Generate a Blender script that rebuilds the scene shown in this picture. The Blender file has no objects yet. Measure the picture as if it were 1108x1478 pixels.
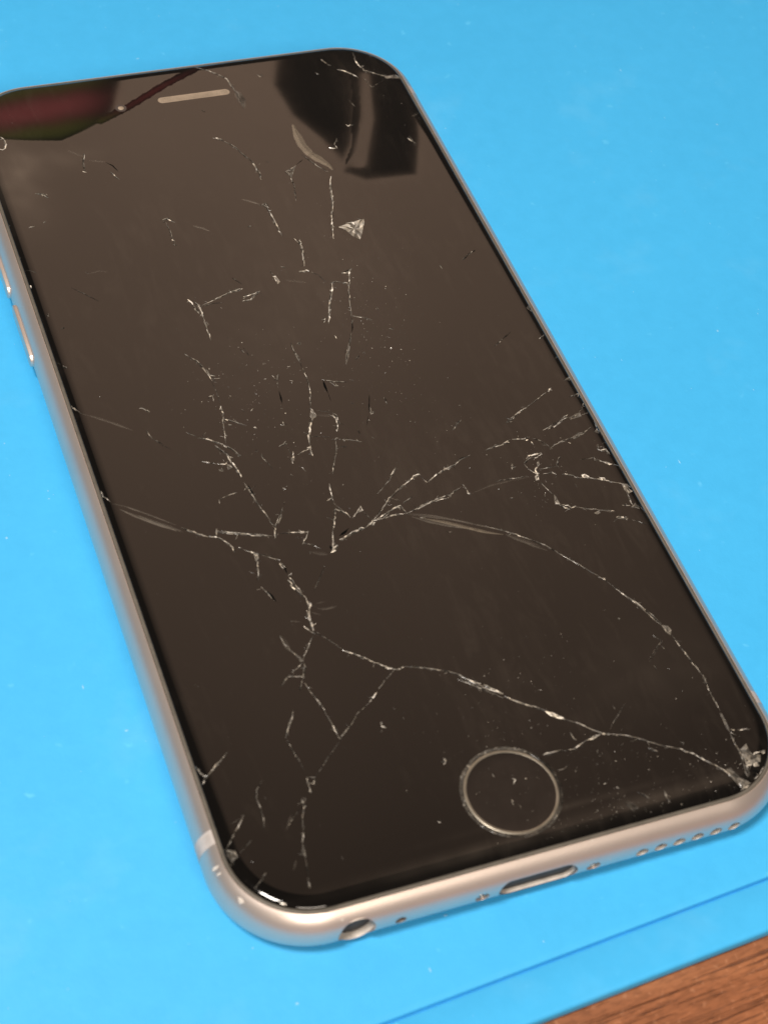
import bpy, bmesh, math, random
from mathutils import Vector, Matrix, noise
rnd = random.Random(7)
MM = 0.001                                        # everything below is written in millimetres
SC = bpy.context.scene
COL = SC.collection

# ------------------------------------------------------------------ camera
cam_d = bpy.data.cameras.new("camera")
cam = bpy.data.objects.new("camera", cam_d); COL.objects.link(cam)
R = Matrix(((0.93303009, -0.34136712, 0.11368087),
            (-0.19619038, -0.747552, -0.63456705),
            (0.30160269, 0.56976706, -0.76446146)))      # rows: right, down, forward
right, up, back = R[0], -R[1], -R[2]
cam.matrix_world = Matrix(((right[0], up[0], back[0], -66.6964842*MM),
                           (right[1], up[1], back[1], -146.0233388*MM),
                           (right[2], up[2], back[2], 176.0716361*MM),
                           (0, 0, 0, 1)))
cam_d.sensor_fit = 'VERTICAL'; cam_d.sensor_height = 36.0
cam_d.lens = 36.0*2682.0/1478.0
cam_d.clip_start = 0.01; cam_d.clip_end = 50
cam_d.dof.use_dof = True
cam_d.dof.focus_distance = 0.243
cam_d.dof.aperture_fstop = 46
SC.camera = cam

# ------------------------------------------------------------------ light of the room and exposure
world = bpy.data.worlds.new("World"); SC.world = world; world.use_nodes = True
bg = world.node_tree.nodes["Background"]
bg.inputs[0].default_value = (1.0, 0.84, 0.70, 1); bg.inputs[1].default_value = 0.085

def area(name, loc, target, sx, sy, power, color, spread=180):
    d = bpy.data.lights.new(name, 'AREA'); d.shape = 'RECTANGLE'; d.size = sx; d.size_y = sy
    d.energy = power; d.color = color; d.spread = math.radians(spread)
    o = bpy.data.objects.new(name, d); COL.objects.link(o)
    o.location = loc
    o.rotation_euler = (Vector(target)-Vector(loc)).to_track_quat('-Z', 'Y').to_euler()
    return o
def polar(az, el, d):
    a, e = math.radians(az), math.radians(el)
    return Vector((d*math.cos(e)*math.cos(a), d*math.cos(e)*math.sin(a), d*math.sin(e)))
# added unseen soft panel, shaped and aimed for the brown sheen on the glass
far_c = polar(61, 50, 2.0)
lf = area("far_sheen_panel", far_c, far_c-polar(72, 36, 1.0), 2.25, 1.12, 1.45, (1.0, 0.66, 0.46), 66)
# added warm fill in place of bounced light: lights the near frame side
lk = area("near_warm_fill", (-0.10, -0.85, 0.66), (0, 0, 0), 0.45, 0.30, 6.9, (1.0, 0.86, 0.72))
lo = area("overhead_lamp", (-0.42, -0.20, 1.15), (0, 0, 0), 0.24, 0.24, 17.4, (1.0, 0.92, 0.83))

SC.view_settings.view_transform = 'Standard'; SC.view_settings.look = 'None'
SC.view_settings.exposure = 0.0; SC.view_settings.gamma = 1.0
SC.render.engine = 'CYCLES'

# ------------------------------------------------------------------ helpers
def link(name, me, mat=None, parent=None, smooth=False):
    o = bpy.data.objects.new(name, me); COL.objects.link(o)
    if mat is not None and not me.materials: me.materials.append(mat)
    if smooth: me.shade_smooth()
    if parent is not None: o.parent = parent
    return o
def mesh(name, verts, faces):
    me = bpy.data.meshes.new(name)
    me.from_pydata([(v[0]*MM, v[1]*MM, v[2]*MM) for v in verts], [], faces); me.update()
    return me
def tag(o, label=None, cat=None, group=None, kind=None):
    for k, v in (('label', label), ('category', cat), ('group', group), ('kind', kind)):
        if v: o[k] = v
    return o

class NT:
    """small node-tree writer"""
    def __init__(s, name):
        s.m = bpy.data.materials.new(name); s.m.use_nodes = True
        s.t = s.m.node_tree; s.n = s.t.nodes; s.b = s.n["Principled BSDF"]
    def add(s, kind, **kw):
        n = s.n.new(kind)
        for k, v in kw.items():
            if k in n.inputs: n.inputs[k].default_value = v
            else: setattr(n, k, v)
        return n
    def ln(s, a, b): s.t.links.new(a, b)
    def set(s, **kw):
        for k, v in kw.items(): s.b.inputs[k.replace('_', ' ')].default_value = v
        return s
    def ramp(s, fac, stops):
        r = s.n.new('ShaderNodeValToRGB'); e = r.color_ramp.elements
        while len(e) < len(stops): e.new(0.5)
        for el, (p, c) in zip(e, stops):
            el.position = p; el.color = (c[0], c[1], c[2], 1) if len(c) == 3 else c
        s.ln(fac, r.inputs[0]); return r
    def coords(s, scale=(1, 1, 1), rot=(0, 0, 0)):
        t = s.n.new('ShaderNodeTexCoord'); mp = s.n.new('ShaderNodeMapping')
        mp.inputs['Scale'].default_value = scale; mp.inputs['Rotation'].default_value = rot
        s.ln(t.outputs['Object'], mp.inputs[0]); return mp.outputs[0]
    def noise(s, vec, scale, detail=3, rough=.5, dist=0):
        n = s.add('ShaderNodeTexNoise'); n.inputs['Scale'].default_value = scale
        n.inputs['Detail'].default_value = detail; n.inputs['Roughness'].default_value = rough
        n.inputs['Distortion'].default_value = dist
        s.ln(vec, n.inputs['Vector']); return n.outputs['Fac']
    def bump(s, h, dist, strength=1.0):
        b = s.add('ShaderNodeBump'); b.inputs['Distance'].default_value = dist
        b.inputs['Strength'].default_value = strength
        s.ln(h, b.inputs['Height']); s.ln(b.outputs[0], s.b.inputs['Normal']); return b

# ------------------------------------------------------------------ materials
def mat_mat():
    k = NT('blue_rubber'); v = k.coords()
    big = k.noise(v, 14, 4, .6); fine = k.noise(v, 900, 3, .6)
    mot = k.noise(v, 330, 3, .7); mm = k.add('ShaderNodeMath', operation='MULTIPLY_ADD'); k.ln(mot, mm.inputs[0]); mm.inputs[1].default_value = .9
    k.ln(big, mm.inputs[2]); sub = k.add('ShaderNodeMath', operation='SUBTRACT'); k.ln(mm.outputs[0], sub.inputs[0]); sub.inputs[1].default_value = .45
    big = sub.outputs[0]
    r = k.ramp(big, [(.3, (.043, .384, .745)), (.7, (.048, .408, .785))])
    sp = k.noise(v, 420, 2, .5)
    spr = k.ramp(sp, [(.70, (0, 0, 0)), (.78, (1, 1, 1))])
    smu = k.noise(v, 60, 4, .65); smr = k.ramp(smu, [(.57, (0, 0, 0)), (.78, (.22, .22, .22))])
    mx = k.add('ShaderNodeMix', data_type='RGBA'); k.ln(smr.outputs[0], mx.inputs[0])
    k.ln(r.outputs[0], mx.inputs[6]); mx.inputs[7].default_value = (.16, .50, .80, 1)
    m2 = k.add('ShaderNodeMix', data_type='RGBA'); k.ln(spr.outputs[0], m2.inputs[0])
    k.ln(mx.outputs[2], m2.inputs[6]); m2.inputs[7].default_value = (.085, .47, .82, 1)
    k.ln(m2.outputs[2], k.b.inputs['Base Color'])
    k.set(Roughness=.55); k.b.inputs['Specular IOR Level'].default_value = .35
    k.bump(fine, .00006, .5)
    return k.m
def mat_wood():
    k = NT('brown_wood'); rz = math.radians(-11)
    v = k.coords((1, 1, 1), (0, 0, rz))
    g1 = k.noise(k.coords((14, 120, 40), (0, 0, rz)), 2.6, 4, .6, 1.0)          # broad bands
    g2 = k.noise(k.coords((10, 330, 60), (0, 0, rz)), 2.4, 5, .62, 2.2)         # dark wavering pores
    g3 = k.noise(k.coords((260, 900, 200), (0, 0, rz)), 3.0, 3, .6)             # short fibres
    r = k.ramp(g1, [(.30, (.19, .068, .027)), (.48, (.265, .096, .039)), (.70, (.345, .134, .056))])
    r2 = k.ramp(g2, [(.30, (.34, .29, .26)), (.38, (.66, .60, .57)), (.45, (1, 1, 1))])
    r3 = k.ramp(g3, [(.34, (.72, .70, .68)), (.56, (1, 1, 1)), (.68, (1.0, 1.0, 1.0))])
    mx = k.add('ShaderNodeMix', data_type='RGBA', blend_type='MULTIPLY'); mx.inputs[0].default_value = .9
    k.ln(r.outputs[0], mx.inputs[6]); k.ln(r2.outputs[0], mx.inputs[7])
    m3 = k.add('ShaderNodeMix', data_type='RGBA', blend_type='MULTIPLY'); m3.inputs[0].default_value = 1
    k.ln(mx.outputs[2], m3.inputs[6]); k.ln(r3.outputs[0], m3.inputs[7])
    fl = k.noise(v, 1500, 2, .5); fr = k.ramp(fl, [(.61, (0, 0, 0)), (.72, (.32, .32, .32))])
    m2 = k.add('ShaderNodeMix', data_type='RGBA'); k.ln(fr.outputs[0], m2.inputs[0])
    k.ln(m3.outputs[2], m2.inputs[6]); m2.inputs[7].default_value = (.50, .24, .13, 1)
    k.ln(m2.outputs[2], k.b.inputs['Base Color']); k.set(Roughness=.45)
    k.bump(r2.outputs[0], .00030, .8)
    return k.m
def mat_alu(name, col, rough):
    k = NT(name); v = k.coords()
    n = k.noise(v, 5200, 2, .5); w = k.noise(v, 130, 5, .6)
    r = k.ramp(w, [(.3, tuple(c*.93 for c in col)), (.7, col)])
    k.ln(r.outputs[0], k.b.inputs['Base Color']); k.set(Metallic=.78, Roughness=rough)
    k.bump(n, .00002, .45)
    return k.m
def mat_plain(name, col, rough=.5, metal=0.0, spec=.5):
    k = NT(name); v = k.coords(); w = k.noise(v, 700, 4, .6)
    r = k.ramp(w, [(.3, tuple(c*.78 for c in col)), (.7, tuple(min(1, c*1.12) for c in col))])
    k.ln(r.outputs[0], k.b.inputs['Base Color']); k.set(Roughness=rough, Metallic=metal)
    k.b.inputs['Specular IOR Level'].default_value = spec
    return k.m
def mat_glass():
    k = NT('black_cover_glass'); v = k.coords()
    at = k.add('ShaderNodeAttribute', attribute_name='sheen_and_dust')
    d1 = k.noise(v, 38, 6, .72); d2 = k.noise(k.coords((90, 22, 1), (0, 0, .5)), 6, 5, .65, .8)
    dm = k.add('ShaderNodeMath', operation='MULTIPLY'); k.ln(d1, dm.inputs[0]); k.ln(d2, dm.inputs[1])
    dr = k.ramp(dm.outputs[0], [(.27, (0, 0, 0)), (.50, (.009, .0075, .006))])     # thin dust film and finger grease
    ad0 = k.add('ShaderNodeMix', data_type='RGBA', blend_type='ADD'); ad0.inputs[0].default_value = 1
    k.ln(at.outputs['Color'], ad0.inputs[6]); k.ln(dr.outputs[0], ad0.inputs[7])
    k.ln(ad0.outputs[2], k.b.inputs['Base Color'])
    s = k.noise(v, 55, 5, .65); r = k.ramp(s, [(.35, (.055,)*3), (.75, (.13,)*3)])
    ad = k.add('ShaderNodeMath', operation='ADD')         # sprung, crazed corners are less polished
    k.ln(r.outputs[0], ad.inputs[0]); k.ln(at.outputs['Alpha'], ad.inputs[1])
    k.ln(ad.outputs[0], k.b.inputs['Roughness'])
    k.set(IOR=1.52)
    return k.m
def mat_crack():
    k = NT('broken_glass')
    at = k.add('ShaderNodeAttribute', attribute_name='shard')
    k.ln(at.outputs['Color'], k.b.inputs['Base Color']); k.ln(at.outputs['Alpha'], k.b.inputs['Alpha'])
    k.set(Roughness=.2, IOR=1.5)
    return k.m
M = dict(mat=mat_mat(), wood=mat_wood(), alu=mat_alu('anodised_aluminium', (.69, .60, .55), .38),
         alu2=mat_alu('button_aluminium', (.68, .62, .59), .30), band=mat_plain('antenna_plastic', (.50, .455, .43), .5),
         trim=mat_plain('display_gasket', (.105, .094, .078), .5), glass=mat_glass(), crack=mat_crack(),
         gap=mat_plain('open_gap', (.003, .003, .003), .9, 0, .05), ring=mat_plain('worn_ring_metal', (.30, .27, .22), .38, .75),
         nick_and_lit_wall=mat_plain('bare_metal_and_lit_wall', (.72, .66, .60), .45, .2), button=mat_plain('button_glass', (.010, .008, .007), .12), speaker=mat_plain('speaker_mesh', (.30, .235, .175), .6),
         dark=mat_plain('port_inside', (.03, .028, .027), .6), port=mat_plain('port_rim', (.16, .145, .135), .35, .9), steel=mat_plain('screw_steel', (.72, .66, .60), .25, 1.0),
         lint=mat_plain('pale_dust', (.40, .34, .27), .7), lens=mat_plain('camera_lens', (.012, .012, .016), .08))

# ------------------------------------------------------------------ the bench: wooden table top and blue mat
ANG = math.radians(4.15)
def rounded_slab(name, cx, cy, sx, sy, z0, z1, rad, bev, mat, rot, segs=5, groove=None):
    """box with rounded plan corners and rounded upper and lower edges, from nested outlines"""
    def outline(ins):
        pts = []; a, b, r = sx/2-ins, sy/2-ins, max(rad-ins, .3)
        for qx, qy, s in ((a-r, b-r, 0), (-(a-r), b-r, 1), (-(a-r), -(b-r), 2), (a-r, -(b-r), 3)):
            for i in range(9):
                t = (s+i/8)*math.pi/2; pts.append((qx+r*math.cos(t), qy+r*math.sin(t)))
        return pts
    prof = [(bev, z0)]
    prof += [(bev*(1-math.sin(t)), z0+bev*(1-math.cos(t))) for t in [math.pi/2*i/segs for i in range(1, segs+1)]]
    prof += [(bev*(1-math.cos(t)), z1-bev*(1-math.sin(t))) for t in [math.pi/2*i/segs for i in range(0, segs+1)]]
    if groove:
        g, w, d = groove
        prof += [(g-w/2-.05, z1), (g-w/2, z1-.02), (g-w/4, z1-d), (g+w/4, z1-d), (g+w/2, z1-.02), (g+w/2+.05, z1)]
    V, F = [], []
    for ins, z in prof: V += [(p[0], p[1], z) for p in outline(ins)]
    n = 36
    for j in range(len(prof)-1):
        for i in range(n): F.append((j*n+i, j*n+(i+1) % n, (j+1)*n+(i+1) % n, (j+1)*n+i))
    F.append(tuple(range((len(prof)-1)*n, len(prof)*n))); F.append(tuple(reversed(range(n))))
    me = mesh(name, V, F); o = link(name, me, mat, None, True); me.set_sharp_from_angle(angle=math.radians(24))
    o.location = (cx*MM, cy*MM, 0); o.rotation_euler = (0, 0, rot)
    return o
MT = 1.9                                            # mat thickness
# near long edge of the mat passes through (-5.6,-82.4) and (22.9,-80.3)
nx, ny = -math.sin(ANG), math.cos(ANG)
mx0, my0 = 22.9-.15*0+nx*140, -80.25+ny*140+.15
mat_o = rounded_slab('silicone_mat', mx0, my0, 420, 280, -MT, 0, 9, .55, M['mat'], ANG, groove=(5.35, .50, .55))
tag(mat_o, 'bright blue silicone work mat under the cracked phone', 'mat')
tb = rounded_slab('table_top', 40, 60, 1100, 800, -MT-24.0, -MT-.02, 12, 2, M['wood'], ANG)
tag(tb, 'brown wood grain table top below the blue mat', 'table')
V, F = [], []
for i in range(420):                                # dust and lint on the mat
    x, y = rnd.uniform(-85, 110), rnd.uniform(-85, 110)
    if (x-mx0)*nx+(y-my0)*ny < -138: continue
    s = rnd.choice((.05, .07, .09, .12, .2)); a = rnd.uniform(0, 6.3); e = rnd.uniform(.5, 1.6)
    b0 = len(V)
    for t in range(4):
        q = a+t*math.pi/2; V.append((x+s*e*math.cos(q), y+s*math.sin(q)/e, .004))
    V.append((x, y, .05)); F += [(b0+t, b0+(t+1) % 4, b0+4) for t in range(4)]
k = NT('mat_lint'); k.set(Base_Color=(.22, .52, .78, 1), Roughness=.8); M['mlint'] = k.m
dm = link('lint', mesh('lint', V, F), M['mlint']); dm.parent = mat_o; dm.matrix_parent_inverse = mat_o.matrix_basis.inverted()
dm['kind'] = 'stuff'

# ------------------------------------------------------------------ the phone
A_, B_, RC, R0 = 33.5, 69.05, 10.7, 3.4
phone = bpy.data.objects.new('cracked_phone', None); COL.objects.link(phone)
phone.empty_display_size = .02
tag(phone, 'smartphone with a shattered black screen and pale metal frame lying on the blue mat', 'phone')

def outline(ins, step=.6, n_arc=28):
    """rounded rectangle, counter-clockwise, same point count for every inset"""
    r = RC-ins; pts = []
    cs = ((A_-RC, B_-RC, 0), (-(A_-RC), B_-RC, 1), (-(A_-RC), -(B_-RC), 2), (A_-RC, -(B_-RC), 3))
    for ci, (qx, qy, s) in enumerate(cs):
        for i in range(n_arc+1):
            t = (s+i/n_arc)*math.pi/2; pts.append((qx+r*math.cos(t), qy+r*math.sin(t)))
        nx_, ny_, s2 = cs[(ci+1) % 4]
        p0 = pts[-1]; t = s2*math.pi/2; p1 = (nx_+r*math.cos(t), ny_+r*math.sin(t))
        L = 2*((A_-RC) if ci % 2 == 0 else (B_-RC)); m = int(L/step)
        pts += [(p0[0]+(p1[0]-p0[0])*i/m, p0[1]+(p1[1]-p0[1])*i/m) for i in range(1, m)]
    return pts
def sweep(name, prof, cap0=True, cap1=True, step=.6):
    V, F = [], []
    for ins, z in prof: V += [(x, y, z) for x, y in outline(ins, step)]
    n = len(V)//len(prof)
    for j in range(len(prof)-1):
        for i in range(n): F.append((j*n+i, j*n+(i+1) % n, (j+1)*n+(i+1) % n, (j+1)*n+i))
    if cap0: F.append(tuple(reversed(range(n))))
    if cap1: F.append(tuple(range((len(prof)-1)*n, len(prof)*n)))
    return mesh(name, V, F)
# aluminium shell: half-round side, groove for the display on top
t1 = math.asin((6.38-3.45)/3.45)
prof = [(R0*(1-math.cos(t)), 3.45+3.45*math.sin(t)) for t in [-math.pi/2+(t1+math.pi/2)*i/30 for i in range(31)]]
e_in = prof[-1][0]
prof += [(e_in+.05, 6.37), (e_in+.09, 6.30), (e_in+.12, 5.7)]
frame_me = sweep('metal_frame', prof)
frame = link('metal_frame', frame_me, M['alu'], phone)
# ports cut out of the lower edge
def cyl(x, z, r, y0, y1, n=36, sx=1.0, cap=0.0):
    """cylinder or capsule along y"""
    V, F = [], []; ring = []
    for i in range(n):
        t = 2*math.pi*i/n; ox = cap if math.cos(t) > 0 else -cap
        ring.append((x+ox+r*math.cos(t), z+r*math.sin(t)))
    for y in (y0, y1): V += [(p[0], y, p[1]) for p in ring]
    F = [(i, n+i, n+(i+1) % n, (i+1) % n) for i in range(n)]
    F += [tuple(range(n)), tuple(reversed(range(n, 2*n)))]
    me = mesh('cutter', V, F); bm = bmesh.new(); bm.from_mesh(me); bmesh.ops.recalc_face_normals(bm, faces=bm.faces); bm.to_mesh(me); bm.free()
    return link('cutter', me)
SPK = (12.25, 14.5, 16.75, 19.0, 21.25, 23.5)
YB = -B_
holes = [(-20.4, 3.3, 2.05, 0, 3.0), (-15.6, 3.3, .62, 0, 1.6), (-6.45, 3.2, .80, 0, .75), (6.45, 3.2, .80, 0, .75), (0, 3.3, 1.45, 3.1, 3.0)]
holes += [(x, 3.25, .74, 0, 1.6) for x in SPK]
cut = [cyl(x, z, r, YB-1, YB+d, cap=c) for x, z, r, c, d in holes]
for c in cut:
    b = frame.modifiers.new('b', 'BOOLEAN'); b.operation = 'DIFFERENCE'; b.solver = 'EXACT'; b.object = c
bpy.context.view_layer.update()
dg = bpy.context.evaluated_depsgraph_get()
new = bpy.data.meshes.new_from_object(frame.evaluated_get(dg)); new.name = 'metal_frame'
frame.modifiers.clear(); frame.data = new
for c in cut: bpy.data.objects.remove(c, do_unlink=True)
new.shade_smooth(); new.set_sharp_from_angle(angle=math.radians(28))

def yring(x, z, prof, cap=0.0, n=40, open_=False):
    """swept ring round an axis along y; prof: (radius, y)"""
    V, F = [], []
    for r, y in prof:
        for i in range(n):
            t = 2*math.pi*i/n; ox = cap if math.cos(t) > 0 else -cap
            V.append((x+ox+r*math.cos(t), y, z+r*math.sin(t)))
    for j in range(len(prof)-1):
        for i in range(n): F.append((j*n+i, (j+1)*n+i, (j+1)*n+(i+1) % n, j*n+(i+1) % n))
    if not open_: F.append(tuple(range((len(prof)-1)*n, len(prof)*n)))
    return V, F
def part(name, VF, mat, parent=phone, smooth=True, ang=35):
    me = mesh(name, *VF); o = link(name, me, mat, parent, smooth)
    if smooth: me.set_sharp_from_angle(angle=math.radians(ang))
    return o
# added pale linings paint lit walls, dark backs the shaded depth; all frame parts
def hole_back(x, z, r, d, cap=0.0):
    return yring(x, z, [(r, YB+d), (r*.55, YB+d+.05)], cap)
def lining(x, z, r, d0, d1, cap=0.0):
    V, F = yring(x, z, [(r, YB+d0), (r-.02, YB+d1)], cap); F.pop(); return V, F
def hole_back(x, z, r, d, cap=0.0):
    return yring(x, z, [(r, YB+d), (r*.55, YB+d+.05)], cap)
part('headphone_jack', lining(-20.4, 3.3, 2.04, .42, 1.25), M['nick_and_lit_wall'], frame)
part('jack_bore', hole_back(-20.4, 3.3, 2.01, 1.22), M['dark'], frame)
part('charging_port', yring(0, 3.3, [(1.445, YB+.34), (1.42, YB+.27), (1.34, YB+.25), (1.30, YB+.33)], 3.1, open_=True), M['port'], frame)
part('port_floor', lining(0, 3.3, 1.29, .30, .85, 3.1), M['nick_and_lit_wall'], frame)
part('port_bore', hole_back(0, 3.3, 1.265, .78, 3.1), M['dark'], frame)
part('microphone_hole', hole_back(-15.6, 3.3, .615, .42), M['dark'], frame)
for x in SPK:
    part('speaker_hole', lining(x, 3.25, .733, .12, .55), M['nick_and_lit_wall'], frame)
    part('speaker_bore', hole_back(x, 3.25, .71, .50), M['dark'], frame)
for sx_ in (-1, 1):
    V, F = yring(sx_*6.45, 3.2, [(.76, YB+.62), (.74, YB+.40), (.62, YB+.30), (.34, YB+.27), (.30, YB+.45), (.05, YB+.48)], n=20)
    part('port_screw', (V, F), M['steel'], frame)
# antenna bands: strips lying in the rounded side
def band(side, y0, y1):
    V, F = [], []; n = 26
    for y in (y0, y1):
        for i in range(n+1):
            t = -1.2+(t1+1.2)*i/n; e = .012
            V.append((side*(A_-R0+(R0+e)*math.cos(t)), y, 3.45+(3.45+e)*math.sin(t)))
    for i in range(n):
        q = (i, i+1, n+2+i, n+1+i); F.append(q if side < 0 else tuple(reversed(q)))
    part('antenna_band', (V, F), M['band'], frame)
for s in (-1, 1): band(s, -56.7, -55.0); band(s, 55.0, 56.7)
# volume buttons on the left side
def button(y0, y1, name):
    V, F = [], []; zc, hz_, r = 3.3, 1.0, .95; xs = -A_
    def cap(h, e):
        pts = []
        for i in range(24):
            t = 2*math.pi*i/24; rr = r-e
            pts.append(((y1-r if math.cos(t) > 0 else y0+r)+rr*math.cos(t), zc+(hz_-e)*math.sin(t), h))
        return pts
    L = [cap(.6, 0), cap(-.22, 0), cap(-.30, .05), cap(-.33, .15)]
    for l in L: V += [(xs+h, y, z) for y, z, h in l]
    for j in range(3):
        for i in range(24): F.append((j*24+i, (j+1)*24+i, (j+1)*24+(i+1) % 24, j*24+(i+1) % 24))
    F.append(tuple(range(72, 96)))
    me = mesh(name, V, F); bm = bmesh.new(); bm.from_mesh(me); bmesh.ops.recalc_face_normals(bm, faces=bm.faces); bm.to_mesh(me); bm.free()
    o = link(name, me, M['alu'], frame, True); me.set_sharp_from_angle(angle=math.radians(40))
button(29.6, 40.3, 'volume_button'); button(16.9, 27.4, 'volume_button')
# dark gasket between metal and glass
gi = e_in+.10
trim = link('display_gasket', sweep('display_gasket', [(gi, 5.9), (gi, 6.36), (gi+.05, 6.43), (gi+.2, 6.46), (gi+.42, 6.44), (gi+.5, 6.2)], False, False), M['trim'], phone, True)

# cover glass -------------------------------------------------------
GI = gi+.40; FLAT = 3.6                             # where the glass starts and where its rounded rim ends
def inset(x, y):
    qx, qy = abs(x)-(A_-RC), abs(y)-(B_-RC)
    return RC-(math.hypot(max(qx, 0), max(qy, 0))+min(max(qx, qy), 0))
def hz(x, y):
    u = max(0, min(1, (FLAT-inset(x, y))/(FLAT-GI)))
    return 6.9-.5*(1-math.sqrt(max(0, 1-min(u, .999)**2)))
def rim_normal(x, y):
    e = .01; u = max(0, min(1, (FLAT-inset(x, y))/(FLAT-GI))); u = min(u, .97)
    g = Vector((inset(x+e, y)-inset(x-e, y), inset(x, y+e)-inset(x, y-e)))
    if g.length < 1e-9: return Vector((0, 0, 1))
    g.normalize(); s = .5*u/math.sqrt(1-u*u)/(FLAT-GI)
    return Vector((-g.x*s, -g.y*s, 1)).normalized()
def inpoly(p, poly):
    """signed distance (mm), positive inside"""
    d = 1e9; ins = False; n = len(poly)
    for i in range(n):
        a, b = poly[i], poly[(i+1) % n]
        ax, ay, bx, by = a[0], a[1], b[0], b[1]
        ex, ey = bx-ax, by-ay; t = max(0, min(1, ((p[0]-ax)*ex+(p[1]-ay)*ey)/(ex*ex+ey*ey+1e-12)))
        d = min(d, math.hypot(p[0]-ax-t*ex, p[1]-ay-t*ey))
        if (ay > p[1]) != (by > p[1]) and p[0] < (bx-ax)*(p[1]-ay)/(by-ay+1e-12)+ax: ins = not ins
    return d if ins else -d
def ss(a, b, x):
    t = max(0, min(1, (x-a)/(b-a))); return t*t*(3-2*t)
# two corners where the glass has sprung: pieces tip away, so they mirror the dim end of the room
SHARD_A = [(15.6, 66.5), (19.5, 67.2), (24.0, 67.0), (24.5, 60), (22.5, 53), (19.2, 44.5), (16.4, 41.6), (15.2, 47), (13.0, 53), (12.8, 60)]
SHARD_B = [(24.0, 67.0), (28.6, 64.5), (30.6, 60.0), (30.6, 52), (28.4, 44.5), (25.5, 37.2), (18.5, 37.6), (16.2, 39.6), (19.2, 44.5), (22.5, 53), (24.5, 60)]
SHARD_C = [(-31.4, 62.5), (-27, 66.6), (-16, 67.2), (-4, 67.2), (9, 67.2), (2, 65.0), (-6, 61.6), (-12, 58.0), (-17.5, 55.6), (-20.6, 54.4), (-25, 55.4), (-31.4, 57.3)]
def seg_d(p, L):
    d = 1e9
    for a, b in zip(L[:-1], L[1:]):
        ex, ey = b[0]-a[0], b[1]-a[1]
        t = max(0, min(1, ((p[0]-a[0])*ex+(p[1]-a[1])*ey)/(ex*ex+ey*ey)))
        d = min(d, math.hypot(p[0]-a[0]-t*ex, p[1]-a[1]-t*ey))
    return d
RIDGE = [(26.2, 59.5), (23.2, 50.0), (18.6, 41.0)]        # bent strip between the two sprung pieces
TAIL = [(-14.5, 57.2), (-9.5, 59.6), (-3.5, 63.2), (2.5, 66.2), (8.5, 67.3)]
def corner(x, y):
    if y < 34 or x < 8: return 0.0
    da, db = inpoly((x, y), SHARD_A), inpoly((x, y), SHARD_B)
    w = max(ss(-2.2, 4.2, da), ss(-2.0, 2.2, db))
    if da > -.5 and db > -.5: w = max(w, .9)
    r = math.exp(-(seg_d((x, y), RIDGE)/1.75)**2)
    return w*(1-.93*r*ss(66, 60, y))
def lifted(x, y):
    if y < 50 or x > 14: return 0.0
    d = inpoly((x, y), SHARD_C)
    w = ss(-.6, .9, d)*ss(-8.5, -19.5, x+.35*(61-y))
    t = seg_d((x, y), TAIL)
    return max(w, .85*ss(.75, .15, t)*ss(10, 4, x))
def shard_tilt(x, y):
    """slope (dx, dy) of the sprung pieces, radians"""
    c = corner(x, y); l = lifted(x, y)
    return .01*c, -.13*c-.16*l
def sheen_dust_col(x, y):
    base = Vector((.0027, .0023, .0021))
    if x < 12 and y > 50:
        w = lifted(x, y)
        if w > 0:
            fade = ss(-6, -15, x)
            n = .6*noise.noise((x*.25, y*.25, 1.3))
            # reflected colours painted along the lifted piece: green, red, green
            c = (y-(61.2+.04*(x+25)+n))/4.6
            red = math.exp(-(c/.62)**2); gr = math.exp(-((abs(c)-1.05)/.45)**2)
            base = base+w*fade*(red*Vector((.062, .014, .015))+gr*Vector((.014, .017, .002)))
            base = base+w*(1-fade)*red*Vector((.035, .006, .006))
    # pale dust patches; those along the lower edge paint reflected streaks
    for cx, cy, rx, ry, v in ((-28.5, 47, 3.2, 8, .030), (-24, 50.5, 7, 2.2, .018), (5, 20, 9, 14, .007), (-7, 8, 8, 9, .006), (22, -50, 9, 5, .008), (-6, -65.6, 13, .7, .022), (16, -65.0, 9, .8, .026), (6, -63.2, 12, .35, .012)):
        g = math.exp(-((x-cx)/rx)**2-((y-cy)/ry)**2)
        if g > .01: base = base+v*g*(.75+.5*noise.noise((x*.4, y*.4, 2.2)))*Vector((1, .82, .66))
    return base
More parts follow.
